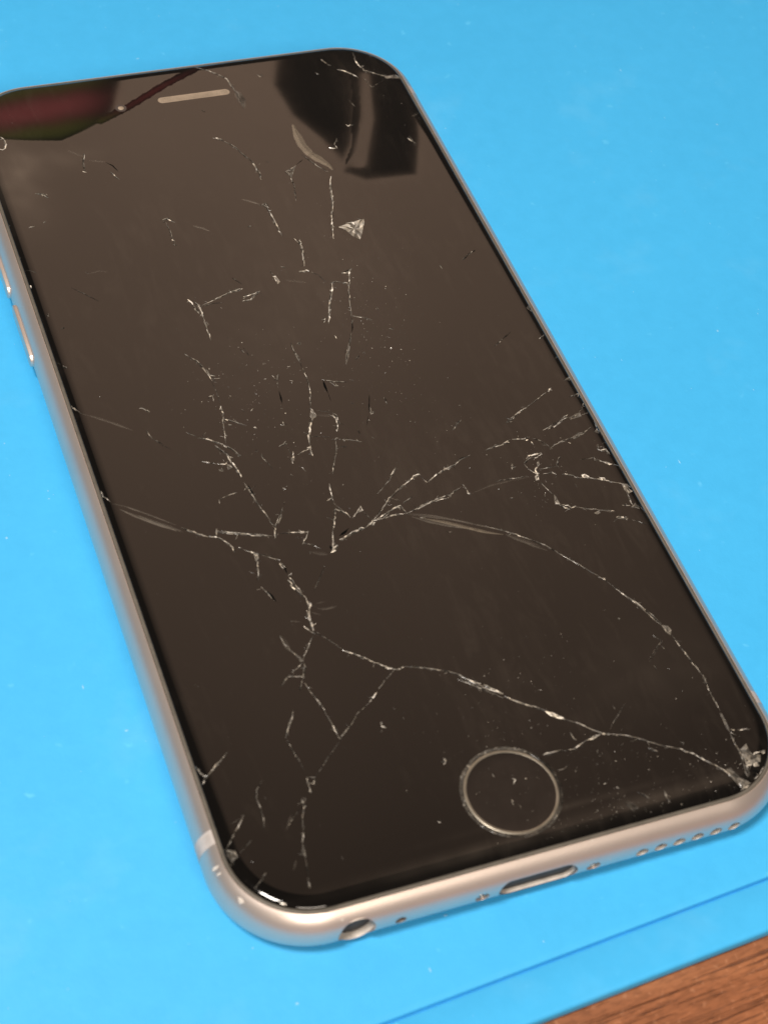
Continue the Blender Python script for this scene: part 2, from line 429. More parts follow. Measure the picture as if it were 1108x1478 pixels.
def build_glass():
    out0 = outline(0, .7, 34); n = len(out0); V, N, C, F = [], [], [], []
    # concentric loops: rounded rim first, then inwards to the middle
    rim = [GI, GI+.03, GI+.08, GI+.16, GI+.27, GI+.40, GI+.55, GI+.72, GI+.9, FLAT]
    loops = [outline(i, .7, 34) for i in rim]
    L0 = loops[-1]; m = 120
    for j in range(1, m):
        s = 1-j/m; loops.append([(p[0]*s, p[1]*s) for p in L0])
    low = [(p[0], p[1], 6.15) for p in loops[0]]
    V += low
    for l in loops:
        for x, y in l: V.append((x, y, hz(x, y)))
    V.append((0, 0, 6.9))
    nl = len(loops)+1
    for j in range(nl-1):
        for i in range(n): F.append((j*n+i, j*n+(i+1) % n, (j+1)*n+(i+1) % n, (j+1)*n+i))
    last = (nl-1)*n; ctr = len(V)-1
    for i in range(n): F.append((last+i, last+(i+1) % n, ctr))
    me = mesh('screen_glass', V, F)
    att = me.color_attributes.new('sheen_and_dust', 'FLOAT_COLOR', 'POINT')
    for i, (x, y, z) in enumerate(V):
        if i < n:
            g = Vector((x, y, 0)).normalized(); N.append(g)
        else:
            nv = rim_normal(x, y); sx, sy = shard_tilt(x, y)
            w1 = .012*noise.noise((x*.06, y*.05, .2)); w2 = .012*noise.noise((x*.06, y*.05, 7.7))
            k = max(0.0, nv.z-.9)*10
            nv = Vector((nv.x-(sx+w1)*k, nv.y-(sy+w2)*k, nv.z)).normalized(); N.append(nv)
        c = sheen_dust_col(x, y); att.data[i].color = (c[0], c[1], c[2], .085*min(1, 1.6*corner(x, y)) if i >= n else 0)
    me.shade_smooth(); me.normals_split_custom_set_from_vertices([tuple(v) for v in N])
    return link('screen_glass', me, M['glass'], phone)
glass = build_glass()

HOME = (-0.00, -59.88)
CLUST = [(9.2, 8.7, 4.5, 11.1, 220, 0.45), (-7.9, 5.3, 4.8, 4.7, 130, 0.4), (-11.3, 0.1, 3.9, 5.1, 80, 0.4), (-7.6, -7.9, 3.4, 5.5, 40, 0.45), (9.7, -60.7, 6.9, 4.3, 170, 0.5), (8.9, -47.3, 7.2, 3.7, 70, 0.45), (0.0, -52.4, 3.9, 4.4, 50, 0.4), (19.8, -19.6, 2.6, 3.3, 60, 0.5), (28.3, 55.5, 3.4, 8.0, 50, 0.35), (23.5, -63.7, 2.4, 1.8, 50, 0.6), (10.9, -65.5, 4.6, 1.5, 60, 0.45), (11.0, 0.7, 2.2, 6.0, 60, 0.4)]
CRACKS = """
c 0.25 0.60 1.96,66.60 3.46,65.37 4.65,64.22 5.91,62.73 6.03,60.91 6.24,59.39
f 0.90 0.50 6.16,59.67 6.41,58.30 6.57,56.09
c 0.15 0.40 0.00,50.45 1.10,49.72 2.18,48.39 2.86,46.85 3.60,44.72
c 0.29 0.50 0.43,50.46 1.25,49.68
c 0.29 0.60 1.99,48.63 2.43,47.93
c 0.29 0.50 -18.26,50.93 -18.88,49.12 -19.10,47.25
f 0.38 0.30 -20.33,52.11 -19.31,51.16 -18.49,50.40
c 0.19 0.50 -19.38,47.41 -18.92,47.12
k 0.24 0.00 -15.87,48.57 -15.14,47.73 -14.64,46.28
c 0.24 0.45 -15.77,46.52 -15.21,45.06 -14.85,44.65
f 0.24 0.40 -17.87,49.39 -15.84,48.66
c 0.28 0.55 -26.64,44.29 -25.71,44.09 -25.25,43.19
c 0.18 0.60 -29.06,37.88 -28.21,38.05
c 0.23 0.50 -26.92,38.39 -26.56,38.67
c 0.33 0.65 -11.51,35.49 -10.75,35.64 -9.99,34.69
c 0.14 0.50 -11.21,35.10 -11.09,33.34 -11.20,31.33 -11.25,30.30
c 0.32 0.70 -11.26,31.57 -11.12,31.08
c 0.28 0.60 -11.41,30.61 -10.96,30.24
f 0.33 0.75 -7.83,33.51 -6.72,32.80 -5.88,31.93
c 0.13 0.30 -26.38,25.64 -25.18,24.29 -23.60,22.43
f 0.23 0.30 -23.75,27.60 -22.18,27.89 -20.96,27.39
c 0.18 0.35 -23.92,28.08 -23.58,27.69
c 0.20 0.45 0.22,56.74 0.61,56.15
c 0.26 0.40 -30.65,21.67 -30.48,21.18
c 0.26 0.35 -29.44,18.70 -28.89,18.82
c 0.14 0.30 -5.72,22.73 -4.80,21.21
s 1.66 0.46 12.04,50.92 11.88,48.92 11.89,46.40 12.36,44.30 13.45,42.58 14.24,41.17 14.41,40.30
c 0.23 0.50 11.19,44.30 12.28,42.09 13.60,40.09
c 0.31 0.75 20.92,64.44 21.24,63.83 21.47,62.96 21.91,62.71
c 0.26 0.70 22.44,61.67 23.34,61.22 24.23,60.22 24.92,59.16
c 0.31 0.60 26.12,65.07 25.89,62.89 26.32,60.61 27.71,59.52 29.18,58.67 30.60,58.62 31.33,58.20
p 0.00 0.60 28.76,58.49 29.74,58.72 31.29,58.42 31.28,57.78 30.16,57.94 28.98,58.12
c 0.15 0.35 21.72,54.60 22.17,52.92
c 0.15 0.40 25.69,58.84 26.23,56.42
c 0.15 0.30 26.34,56.72 28.61,58.08
c 0.20 0.55 10.49,63.03 10.77,62.27 11.30,62.86
c 0.20 0.45 19.05,61.55 19.41,61.05
p 0.00 0.35 6.19,59.92 6.90,59.25 7.10,57.38 6.28,55.63 5.97,57.35
c 0.25 0.80 19.52,49.33 19.68,48.79 20.23,49.18
c 0.39 0.85 15.47,45.03 16.35,44.64
c 0.18 0.55 17.25,46.76 16.45,45.42 16.58,44.63
c 0.19 0.60 2.07,48.51 2.55,47.91 3.04,46.32 3.76,44.93
c 0.34 0.50 3.68,45.19 4.01,43.65 4.14,41.67 4.00,40.50
c 0.19 0.40 7.73,41.37 8.20,40.30 8.06,38.40 7.34,35.22
p 0.00 0.50 7.73,41.37 8.72,41.89 9.69,42.31 8.90,41.12 8.28,40.04
k 0.15 0.00 9.72,42.40 11.04,43.35
c 0.30 0.75 13.75,39.08 13.04,37.30 12.54,35.48 11.75,32.81 11.00,30.63 10.26,28.48 9.84,26.83
c 0.43 0.65 13.28,37.72 12.76,36.40
c 0.43 0.70 12.62,35.71 12.35,34.81
c 0.38 0.80 10.25,29.41 10.78,29.06
p 0.00 0.75 11.32,28.93 12.82,29.29 15.18,29.69 15.12,29.14 14.00,26.94 13.32,25.85 12.66,26.55 12.06,28.07
c 0.24 0.90 11.35,28.83 12.81,28.36 13.04,27.16 13.35,25.93
c 0.24 0.90 12.54,29.45 13.85,29.43 15.15,29.60 13.94,26.95
f 0.33 0.80 0.14,37.20 1.26,36.48 2.29,35.64
c 0.38 0.60 2.59,35.57 2.98,34.78 3.09,33.12 3.14,30.79 3.32,28.91
c 0.38 0.70 2.46,35.37 3.11,35.69 3.22,34.73
c 0.32 0.75 5.34,27.77 5.12,26.82 4.94,25.14 4.29,22.61
c 0.42 0.80 5.18,27.58 5.08,26.69
c 0.46 0.95 3.27,21.82 3.79,21.70 4.57,21.65
c 0.09 0.40 4.57,21.65 5.60,20.53 6.18,18.98
f 0.37 0.30 0.96,20.73 3.56,19.60
c 0.23 0.70 1.22,23.23 1.81,22.83
p 0.00 0.70 -0.43,21.72 0.04,21.74 0.19,20.48 -0.23,20.14
c 0.18 0.50 -0.46,22.91 -0.22,21.89
c 0.27 0.70 -7.00,20.00 -5.96,20.40 -5.01,20.48
c 0.23 0.70 -5.33,18.96 -4.20,19.12 -2.87,19.45
c 0.23 0.70 -5.66,18.18 -4.49,18.20 -3.75,18.80
c 0.37 0.75 8.68,20.25 9.49,20.28 10.29,20.76
c 0.28 0.70 9.93,20.63 9.51,19.17 8.99,17.97
c 0.41 0.80 8.18,18.38 8.92,18.21
c 0.18 0.60 6.58,18.76 7.41,18.87 8.23,18.50
c 0.36 0.75 6.81,18.70 6.10,16.91 5.26,14.94 4.49,12.99 3.88,11.65
c 0.18 0.60 9.22,18.36 8.48,16.78 7.86,14.32 7.17,11.92
k 0.27 0.00 7.20,11.91 6.76,10.33 6.40,9.49
c 0.13 0.40 6.35,9.58 5.38,7.73 4.51,5.87
c 0.22 0.65 3.19,12.53 3.84,12.63 3.37,11.98
c 0.20 0.50 7.45,12.28 8.78,11.62 9.77,10.87
c 0.19 0.40 5.77,44.00 6.19,43.76
c 0.23 0.40 -0.73,31.67 -0.24,31.70
c 0.25 0.35 27.65,45.04 27.81,42.72
c 0.30 0.40 27.31,44.60 28.10,43.01
c 0.19 0.30 25.80,19.19 26.57,19.46
c 0.30 0.50 31.27,41.40 31.32,40.48
f 0.50 0.30 29.66,49.00 31.13,50.00 31.29,50.14
k 0.12 0.00 31.29,50.14 31.29,44.95 31.35,37.32 31.35,28.85
c 0.36 0.70 -12.48,20.16 -12.21,19.38 -12.01,18.35 -11.72,17.29
c 0.27 0.75 -11.90,19.74 -11.53,18.94 -11.43,17.93 -11.46,16.95
c 0.27 0.60 -11.25,18.87 -11.31,17.33 -11.51,15.98
c 0.13 0.40 -11.46,20.34 -11.45,19.91
c 0.22 0.60 -11.01,18.67 -9.77,19.09 -8.21,19.57 -6.83,20.11 -4.98,20.45
c 0.36 0.70 -6.83,20.11 -5.75,20.28 -4.98,20.45
c 0.13 0.40 -10.99,18.39 -9.69,18.70 -8.23,18.52
c 0.18 0.60 -11.42,16.94 -11.53,15.57 -11.60,14.33 -11.63,13.23 -11.75,12.16
p 0.00 0.50 -11.64,15.87 -11.21,15.63 -11.16,15.00 -11.59,15.02
c 0.18 0.50 -8.77,17.72 -8.63,17.54
c 0.29 0.70 -5.48,18.64 -4.68,19.11 -3.89,19.04
c 0.23 0.70 -5.62,18.19 -4.58,18.14 -3.85,18.83 -2.86,19.37
c 0.26 0.65 -15.20,10.15 -14.48,9.30 -14.08,7.99 -13.68,6.69 -13.56,5.47
c 0.13 0.40 -15.61,10.79 -15.20,10.15
c 0.30 0.55 -13.72,7.24 -13.54,6.53 -12.94,6.25
c 0.26 0.55 -13.31,7.94 -13.41,7.43
c 0.17 0.40 -13.34,6.21 -13.33,5.28 -13.09,5.09
c 0.09 0.30 -13.67,5.76 -13.59,3.77 -13.71,1.45
c 0.21 0.65 -14.78,3.02 -14.30,3.03 -14.43,2.15
c 0.24 0.75 -13.79,1.21 -13.79,0.56 -13.86,-0.19
c 0.17 0.60 -13.86,-0.19 -14.17,-1.01 -14.52,-2.45 -14.70,-3.67 -14.96,-4.86
c 0.21 0.60 -14.14,-0.89 -13.58,-1.29 -12.80,-1.87 -11.87,-2.56
c 0.25 0.60 -13.77,-2.01 -13.39,-2.23
c 0.34 0.75 -10.96,-3.22 -10.57,-3.45
c 0.24 0.65 -18.06,-3.19 -17.14,-3.60 -16.21,-4.29 -15.30,-5.02
c 0.13 0.40 -19.11,-1.92 -18.08,-2.94
c 0.25 0.80 -15.39,-5.00 -15.07,-5.21
c 0.29 0.70 -16.39,-4.87 -15.90,-5.74 -15.37,-6.50 -15.06,-7.32
c 0.29 0.65 -15.33,-5.14 -14.60,-5.83 -13.94,-7.07
c 0.33 0.75 -15.37,-6.50 -15.18,-8.03 -14.92,-9.33 -14.72,-10.48
c 0.33 0.75 -14.09,-6.95 -13.81,-7.27
c 0.25 0.65 -16.87,-7.72 -16.02,-8.01 -15.55,-7.69
c 0.12 0.40 -18.68,-6.89 -17.71,-7.38 -16.89,-7.79
p 0.00 0.55 -15.86,-8.10 -15.37,-8.35 -15.37,-8.84 -15.95,-9.01
p 0.00 0.50 -16.99,-8.60 -16.45,-8.81 -16.64,-9.13 -17.01,-8.91
c 0.21 0.60 -16.18,-6.05 -16.11,-6.44
c 0.29 0.75 -15.25,-7.03 -14.80,-7.39
c 0.18 0.60 -11.73,-6.69 -11.57,-7.10
c 0.20 0.60 -11.33,-7.54 -11.29,-8.29 -11.03,-8.98
c 0.10 0.30 -11.03,-8.98 -10.69,-10.30
c 0.19 0.55 -1.97,9.52 -2.03,8.43 -1.94,7.18 -1.90,6.08
p 0.00 0.50 -2.13,7.63 -1.75,7.13 -1.72,6.31 -2.00,6.38
c 0.12 0.45 -1.90,6.08 -1.88,4.05 -2.00,2.21 -2.42,0.20 -3.07,-1.73
c 0.19 0.55 -2.00,2.21 -2.45,0.21 -2.99,-1.49
c 0.27 0.60 -1.21,9.06 -0.75,9.22 -0.84,8.83
k 0.28 0.00 -6.01,1.88 -6.11,0.85 -6.28,-0.28
c 0.19 0.55 -6.04,4.60 -5.87,4.02 -5.63,3.64 -5.18,4.60
c 0.09 0.40 -5.73,3.53 -5.90,2.38
k 0.35 0.00 -0.03,2.39 -0.14,1.22 -0.15,0.03
k 0.10 0.00 -0.15,0.03 -0.24,-1.40
c 0.34 0.75 -3.16,-1.84 -3.00,-2.53 -2.88,-3.34
p 0.00 0.60 -3.11,-1.98 -2.96,-2.41 -2.92,-3.46 -3.49,-3.70 -3.61,-3.16
c 0.38 0.65 -3.17,-2.75 -3.87,-4.12 -4.41,-5.26 -4.84,-6.43 -5.11,-7.62
c 0.38 0.85 -5.62,-7.99 -5.13,-8.25
c 0.25 0.70 -5.15,-7.74 -5.37,-8.56 -5.39,-9.43
c 0.17 0.60 -5.40,-8.18 -6.26,-8.46 -7.04,-8.76
c 0.34 0.80 -7.24,-8.78 -6.95,-8.78
c 0.42 0.85 -8.06,-9.12 -7.62,-9.36
c 0.25 0.70 -7.50,-8.14 -7.81,-9.18 -8.08,-9.98
c 0.34 0.80 -8.19,-6.71 -7.74,-6.82
c 0.25 0.55 -8.89,-6.96 -8.21,-6.78 -7.77,-6.31
c 0.08 0.30 -7.91,-7.03 -7.78,-8.69
c 0.21 0.60 -7.64,-3.55 -7.22,-3.74 -7.13,-3.17
c 0.21 0.70 -8.92,-11.56 -8.71,-11.79
c 0.21 0.75 -7.21,-10.82 -7.05,-10.91
c 0.26 0.90 -6.57,6.77 -6.17,6.78
c 0.19 0.65 -3.67,5.57 -3.32,5.62
c 0.19 0.65 -3.95,6.86 -3.71,6.85
c 0.18 0.45 -8.53,10.01 -8.21,9.12
c 0.13 0.35 -8.08,10.18 -7.78,8.61
c 0.17 0.50 -11.51,0.12 -11.21,-0.47
c 0.15 0.50 -10.46,-0.53 -9.98,-0.13
c 0.17 0.45 -9.13,2.26 -8.78,1.99
c 0.17 0.45 -7.12,2.29 -7.14,1.90
c 0.17 0.50 -8.95,-1.29 -8.87,-1.52
c 0.17 0.50 -4.09,3.26 -3.80,3.06
c 0.26 0.75 -0.75,-3.61 -0.57,-4.41 -0.64,-5.29
c 0.22 0.70 -0.76,-3.30 -0.37,-3.70 -0.51,-4.57 -0.37,-5.36
c 0.27 0.70 -0.70,-5.13 -1.17,-6.35
c 0.38 0.90 -2.27,-7.47 -2.00,-7.54
c 0.34 0.85 -1.86,-7.61 -1.39,-7.43
c 0.14 0.55 -1.46,-7.62 -0.21,-7.99 0.76,-8.48 1.13,-8.72
c 0.34 0.95 0.96,-8.68 1.30,-8.76
c 0.10 0.45 -4.56,-6.39 -3.39,-6.62 -2.17,-7.05
c 0.09 0.35 -2.53,-2.41 -1.62,-2.78 -0.73,-3.22
f 0.43 0.20 -2.76,-3.10 -0.91,-3.72
c 0.17 0.50 -1.77,-7.54 -2.32,-9.31 -3.24,-11.12 -3.94,-12.81
c 0.19 0.55 -0.09,2.37 1.11,1.76 2.80,1.25
c 0.22 0.65 0.78,1.84 1.07,0.99 1.49,0.83 1.30,1.31
c 0.22 0.60 3.26,1.54 3.71,1.27
k 0.21 0.00 4.84,-1.49 4.19,-3.17 3.78,-4.29
c 0.22 0.60 4.21,-3.49 3.94,-4.64 4.51,-4.47
k 0.09 0.00 3.50,-4.83 2.69,-6.43
c 0.20 0.50 6.12,8.98 5.37,7.54 4.42,5.84 3.69,4.11
p 0.00 0.50 5.05,7.29 5.28,7.07 4.12,4.64 3.65,4.18 4.09,5.44
c 0.22 0.60 7.15,11.68 6.93,10.91
c 0.22 0.60 6.45,5.50 6.77,5.75
c 0.22 0.50 2.06,-2.18 2.44,-2.43
c 0.28 0.40 6.45,-2.36 6.51,-2.83 6.47,-3.59
c 0.20 0.45 3.91,9.51 4.03,8.83
c 0.19 0.40 5.20,4.69 5.90,5.32
c 0.17 0.40 2.69,-8.23 2.91,-8.58
c 0.17 0.35 1.39,-6.70 1.46,-7.47
c 0.25 0.30 -1.55,-8.86 -0.79,-8.97
f 0.27 0.35 7.46,12.43 8.67,11.71 9.77,10.72
c 0.20 0.50 11.29,8.87 12.00,8.80
c 0.18 0.50 11.11,13.06 11.11,12.39
c 0.22 0.30 22.22,18.68 22.30,17.89
c 0.25 0.65 -4.78,-14.08 -5.04,-15.14 -5.18,-16.38
c 0.25 0.55 -5.98,-16.59 -5.36,-16.39 -5.21,-16.93
c 0.16 0.55 -5.36,-17.03 -4.86,-18.14 -4.31,-19.12 -4.13,-19.72
c 0.23 0.60 -5.47,-17.98 -5.95,-19.24 -6.59,-20.72
c 0.26 0.60 -5.43,-17.99 -4.95,-18.40 -4.43,-19.14
c 0.13 0.45 -6.07,-19.21 -6.93,-21.45 -7.22,-22.74
c 0.28 0.65 -6.93,-21.45 -7.20,-22.47 -7.50,-23.34 -8.00,-24.15
k 0.36 0.00 -7.89,-23.10 -7.84,-23.71
k 0.32 0.00 -6.95,-23.21 -7.57,-23.72
k 0.37 0.00 -6.32,-22.02 -5.55,-21.68 -4.82,-21.19
c 0.36 0.80 -8.13,-24.11 -7.51,-23.87 -6.95,-23.21
c 0.41 0.70 -6.44,-22.67 -5.42,-22.26 -4.20,-21.90 -3.01,-21.67
c 0.41 0.80 -6.42,-22.62 -5.85,-22.56
c 0.41 0.80 -3.81,-21.73 -3.11,-21.64
p 0.00 0.70 -2.31,-21.44 -1.69,-20.78 -1.48,-21.11 -1.89,-21.64
c 0.25 0.65 -3.01,-21.67 -1.59,-20.80 -0.51,-20.89 0.92,-20.63 2.62,-20.88
c 0.22 0.70 -1.44,-20.70 0.03,-19.42 1.36,-18.22 3.17,-16.99 4.95,-15.88 6.29,-15.36
c 0.33 0.70 1.16,-18.17 1.81,-17.92
c 0.29 0.60 2.31,-17.48 3.78,-16.58
c 0.29 0.70 5.26,-15.67 6.38,-15.44
c 0.23 0.65 -1.39,-20.86 0.15,-20.29 1.55,-19.54 2.38,-19.42
c 0.18 0.60 -0.51,-20.89 0.95,-19.94 2.34,-19.52
c 0.21 0.55 1.61,-16.02 2.46,-15.24 3.42,-14.19 3.98,-13.61
c 0.12 0.40 0.21,-17.08 1.61,-16.02
c 0.13 0.50 2.77,-15.03 3.72,-13.98 4.09,-13.93
c 0.11 0.45 6.13,-14.60 6.35,-15.81 6.73,-16.92
c 0.18 0.45 2.66,-19.27 3.47,-18.92 4.18,-18.54
c 0.41 0.85 2.25,-19.95 2.44,-20.05
c 0.18 0.60 2.36,-19.47 2.43,-20.19 2.62,-20.88
c 0.22 0.60 2.62,-20.88 4.12,-20.49 5.90,-19.98 7.34,-19.79 8.55,-19.90
c 0.18 0.55 3.11,-20.79 4.98,-20.02 6.67,-19.75 8.89,-19.34 10.55,-18.62
p 0.00 0.55 8.48,-19.51 9.06,-19.18 8.69,-19.85
c 0.25 0.65 10.81,-18.26 10.97,-19.02 10.97,-19.88
c 0.42 0.80 10.87,-19.85 11.30,-19.91
c 0.25 0.60 6.84,-16.94 8.34,-16.04 9.69,-15.52 11.01,-15.12 11.95,-14.49 13.49,-14.15
c 0.38 0.75 8.91,-15.75 9.95,-15.44 10.69,-15.34
c 0.38 0.70 9.83,-15.46 10.27,-15.52
k 0.26 0.00 12.01,-14.36 12.75,-14.25
p 0.00 0.75 -3.06,-19.03 -2.30,-18.31 -2.31,-19.09 -2.92,-19.26
c 0.18 0.65 -3.93,-19.91 -3.15,-19.28 -2.43,-18.50
c 0.10 0.40 -2.41,-19.06 -1.91,-20.44
c 0.19 0.60 -13.27,-19.78 -12.06,-20.04 -10.84,-20.28 -9.69,-20.40
c 0.24 0.65 -10.67,-20.41 -9.65,-20.46
c 0.18 0.55 -9.71,-20.45 -10.38,-21.49 -10.93,-22.16
c 0.10 0.40 -10.75,-21.93 -9.84,-22.45 -8.96,-23.35
f 0.48 0.25 -10.37,-23.38 -9.46,-23.89 -8.52,-24.28
c 0.16 0.45 -10.43,-23.23 -10.53,-23.74
c 0.12 0.40 -7.79,-17.37 -7.45,-17.46
c 0.16 0.50 -3.92,-18.30 -3.68,-18.45
c 0.21 0.75 -7.26,-10.86 -7.07,-10.96
c 0.17 0.55 -8.95,-11.57 -8.68,-11.78
c 0.22 0.50 -10.51,-13.30 -10.19,-13.66
c 0.25 0.40 -11.13,-15.52 -11.01,-15.83
c 0.18 0.55 -11.87,-17.13 -12.72,-18.42
c 0.19 0.45 -9.46,-25.76 -9.34,-25.92
c 0.08 0.30 -9.68,-26.10 -10.84,-27.63 -11.64,-28.72
c 0.16 0.40 6.28,-24.54 6.49,-24.87 6.93,-24.90
f 0.21 0.55 2.72,-20.91 4.22,-21.42 5.78,-22.05 7.64,-23.10 9.66,-24.18
f 0.49 0.55 3.07,-21.48 4.31,-22.36 5.96,-23.35 7.65,-24.21 9.31,-25.06
c 0.25 0.50 3.95,-21.84 4.56,-22.01
c 0.16 0.40 12.91,-9.68 14.05,-8.60 14.62,-8.35
c 0.21 0.50 13.67,-8.66 14.05,-8.60
c 0.27 0.70 -23.82,-16.13 -22.95,-16.88 -22.09,-17.63 -21.17,-18.22
f 0.36 0.60 -28.10,-13.08 -26.82,-14.29 -25.49,-15.34 -23.94,-16.55
f 0.24 0.50 -28.19,-13.40 -26.45,-14.91 -24.87,-16.02 -23.75,-16.84
c 0.24 0.75 -20.10,-17.81 -18.27,-18.53 -16.30,-19.26 -14.05,-20.00
c 0.16 0.60 -19.92,-17.68 -17.46,-18.57 -13.80,-20.07
c 0.24 0.60 -19.95,-17.32 -20.29,-18.45
c 0.29 0.60 -20.29,-18.45 -19.40,-19.55 -18.89,-20.55 -18.88,-21.24
c 0.21 0.60 -21.15,-18.15 -20.17,-18.48 -19.20,-19.78
c 0.32 0.80 -18.23,-20.62 -18.01,-20.78
c 0.19 0.65 -17.93,-20.97 -17.04,-21.62 -16.64,-22.07
c 0.11 0.50 -17.02,-21.56 -15.71,-22.60 -14.38,-23.57
c 0.23 0.65 -13.13,-18.42 -13.42,-19.57 -13.68,-20.38
c 0.18 0.55 -13.10,-18.61 -12.30,-17.58 -11.43,-16.21
c 0.12 0.40 -11.08,-15.59 -10.90,-15.46
c 0.18 0.60 -13.56,-17.61 -13.31,-18.55
c 0.16 0.55 -14.67,-11.40 -14.31,-13.85 -14.01,-15.54 -13.43,-17.64
k 0.29 0.00 -14.38,-11.84 -14.23,-13.15 -14.11,-14.08
c 0.21 0.65 -14.57,-11.98 -14.31,-13.85 -14.01,-15.54
c 0.13 0.45 -18.28,-13.17 -17.05,-12.77 -16.02,-12.61
c 0.18 0.50 -18.33,-13.16 -18.41,-13.78
c 0.24 0.60 -23.33,3.34 -22.89,2.85 -22.48,2.28
c 0.17 0.55 -23.65,-0.39 -23.58,-1.16 -23.36,-1.90
c 0.22 0.70 -20.94,-5.20 -20.65,-5.35
c 0.08 0.30 -23.36,-1.90 -22.32,-3.17
c 0.29 0.65 -16.74,-21.98 -16.59,-22.36 -16.92,-23.64
p 0.00 0.60 -16.90,-21.87 -16.37,-22.08 -16.46,-22.81 -16.92,-23.13
c 0.24 0.60 -16.68,-22.51 -17.01,-23.88 -17.33,-25.24
c 0.36 0.85 -17.50,-26.75 -17.30,-26.99
c 0.21 0.60 -17.43,-25.21 -17.51,-25.79
k 0.39 0.00 -17.02,-27.53 -16.67,-28.40 -16.43,-29.29
c 0.21 0.55 -17.38,-27.05 -17.09,-27.77 -16.78,-28.76
c 0.11 0.35 -18.10,-24.32 -17.45,-24.94
c 0.24 0.70 -14.53,-23.43 -14.17,-23.63
k 0.40 0.00 -14.35,-23.85 -13.98,-24.69 -14.01,-25.74
c 0.24 0.80 -14.37,-24.06 -14.16,-24.91
c 0.21 0.80 -14.20,-24.05 -13.92,-24.84
c 0.32 0.75 -13.93,-26.15 -13.48,-25.75
c 0.36 0.65 -14.22,-26.60 -13.92,-27.72 -13.46,-28.88 -12.98,-29.66
c 0.24 0.65 -13.87,-26.30 -13.65,-27.54 -13.23,-28.82
c 0.39 0.65 -12.98,-29.66 -12.97,-30.69 -13.50,-31.83 -13.60,-33.07 -13.67,-34.18
c 0.27 0.65 -13.53,-31.31 -13.54,-32.58 -13.64,-33.81
c 0.39 0.70 -12.85,-30.21 -12.99,-30.94
c 0.35 0.80 -13.85,-33.50 -13.59,-33.95
c 0.25 0.55 -14.52,-33.32 -14.10,-33.94 -13.63,-34.69
c 0.20 0.50 -13.78,-29.83 -13.64,-30.05
c 0.27 0.55 -13.46,-34.49 -13.10,-34.97
c 0.09 0.40 -13.10,-34.97 -12.17,-36.22 -11.36,-37.49
c 0.19 0.70 -11.39,-37.56 -10.41,-38.32 -9.47,-39.20 -8.38,-40.24
c 0.31 0.75 -8.36,-40.20 -7.77,-40.86 -6.86,-41.52
c 0.39 0.80 -7.54,-41.09 -6.96,-41.50
c 0.19 0.60 -6.86,-41.52 -6.29,-41.68 -5.52,-41.58
c 0.31 0.65 -6.29,-41.68 -5.76,-41.66
c 0.22 0.60 -5.52,-41.58 -4.19,-41.95 -2.77,-42.66 -1.37,-43.30
c 0.14 0.45 -6.71,-41.69 -7.97,-42.56 -9.30,-43.64
c 0.24 0.70 -9.63,-43.98 -10.35,-44.54 -10.96,-45.09
c 0.09 0.35 -10.96,-45.09 -12.63,-46.04 -14.06,-47.51 -15.25,-48.33
c 0.18 0.55 -13.98,-47.29 -14.83,-47.98 -15.47,-48.54
c 0.19 0.60 -13.90,-34.87 -14.80,-35.99 -15.82,-37.19 -16.14,-37.84
c 0.19 0.55 -17.51,-33.88 -17.37,-35.03 -16.95,-36.26 -16.20,-37.70
p 0.00 0.50 -16.72,-36.82 -16.29,-37.06 -16.04,-37.87 -16.46,-37.87
c 0.21 0.50 -16.31,-38.04 -17.09,-38.55 -17.84,-38.95
c 0.26 0.60 -16.12,-38.09 -16.33,-39.01 -16.96,-40.29
c 0.24 0.60 -16.87,-39.71 -17.61,-39.50 -18.38,-39.36
c 0.20 0.50 -18.38,-39.36 -18.91,-39.74 -19.53,-40.41
c 0.17 0.45 -17.05,-40.26 -17.77,-41.50
c 0.18 0.60 -16.88,-40.67 -16.60,-41.95 -16.17,-43.38 -15.95,-45.10 -15.73,-46.80 -15.51,-48.49
c 0.30 0.70 -16.23,-43.24 -16.10,-43.76
c 0.28 0.65 -16.02,-47.06 -15.82,-47.35
c 0.34 0.75 -15.66,-48.33 -15.46,-48.62
c 0.21 0.55 -19.24,-43.81 -19.74,-44.73 -20.35,-45.48 -21.15,-46.88
p 0.00 0.60 -19.67,-44.51 -20.17,-45.54 -20.42,-45.70 -20.11,-44.97
c 0.15 0.40 -21.04,-47.14 -20.91,-48.55 -20.69,-49.98
c 0.12 0.30 -15.62,-48.80 -16.91,-49.92 -18.03,-50.88
c 0.19 0.35 -15.55,-49.74 -15.37,-49.79
c 0.24 0.60 -10.47,-47.70 -10.57,-48.26 -10.19,-48.60
c 0.19 0.40 -9.53,-25.75 -9.37,-25.93
c 0.07 0.25 -9.51,-26.02 -10.63,-27.43 -11.79,-28.95
f 0.32 0.30 -12.30,-31.39 -11.24,-31.68 -9.96,-31.64
f 0.24 0.25 -12.16,-30.66 -11.11,-30.68
f 0.24 0.25 -13.13,-31.67 -12.10,-32.34
f 0.23 0.30 -15.63,-32.26 -14.71,-32.64
c 0.16 0.40 -15.74,-32.28 -15.59,-32.32
c 0.12 0.40 -8.58,-46.47 -8.41,-46.56
f 0.34 0.45 -30.47,4.05 -29.04,3.09 -26.96,1.43 -25.27,-0.06
c 0.25 0.60 -31.31,5.91 -31.32,5.49 -30.96,4.85
c 0.13 0.45 -31.30,5.51 -30.47,4.05
c 0.21 0.60 -31.34,-8.16 -31.29,-8.63 -31.31,-9.13
c 0.13 0.50 -31.33,-8.80 -30.64,-10.38
f 0.40 0.75 -29.91,-11.69 -28.41,-13.14 -26.67,-14.64 -24.48,-16.44
f 0.20 0.60 -30.56,-10.59 -29.27,-11.33 -27.06,-13.14 -24.24,-15.63
c 0.17 0.50 -23.52,3.23 -23.15,3.06
c 0.08 0.30 -23.56,-1.51 -22.60,-3.07 -21.54,-4.27
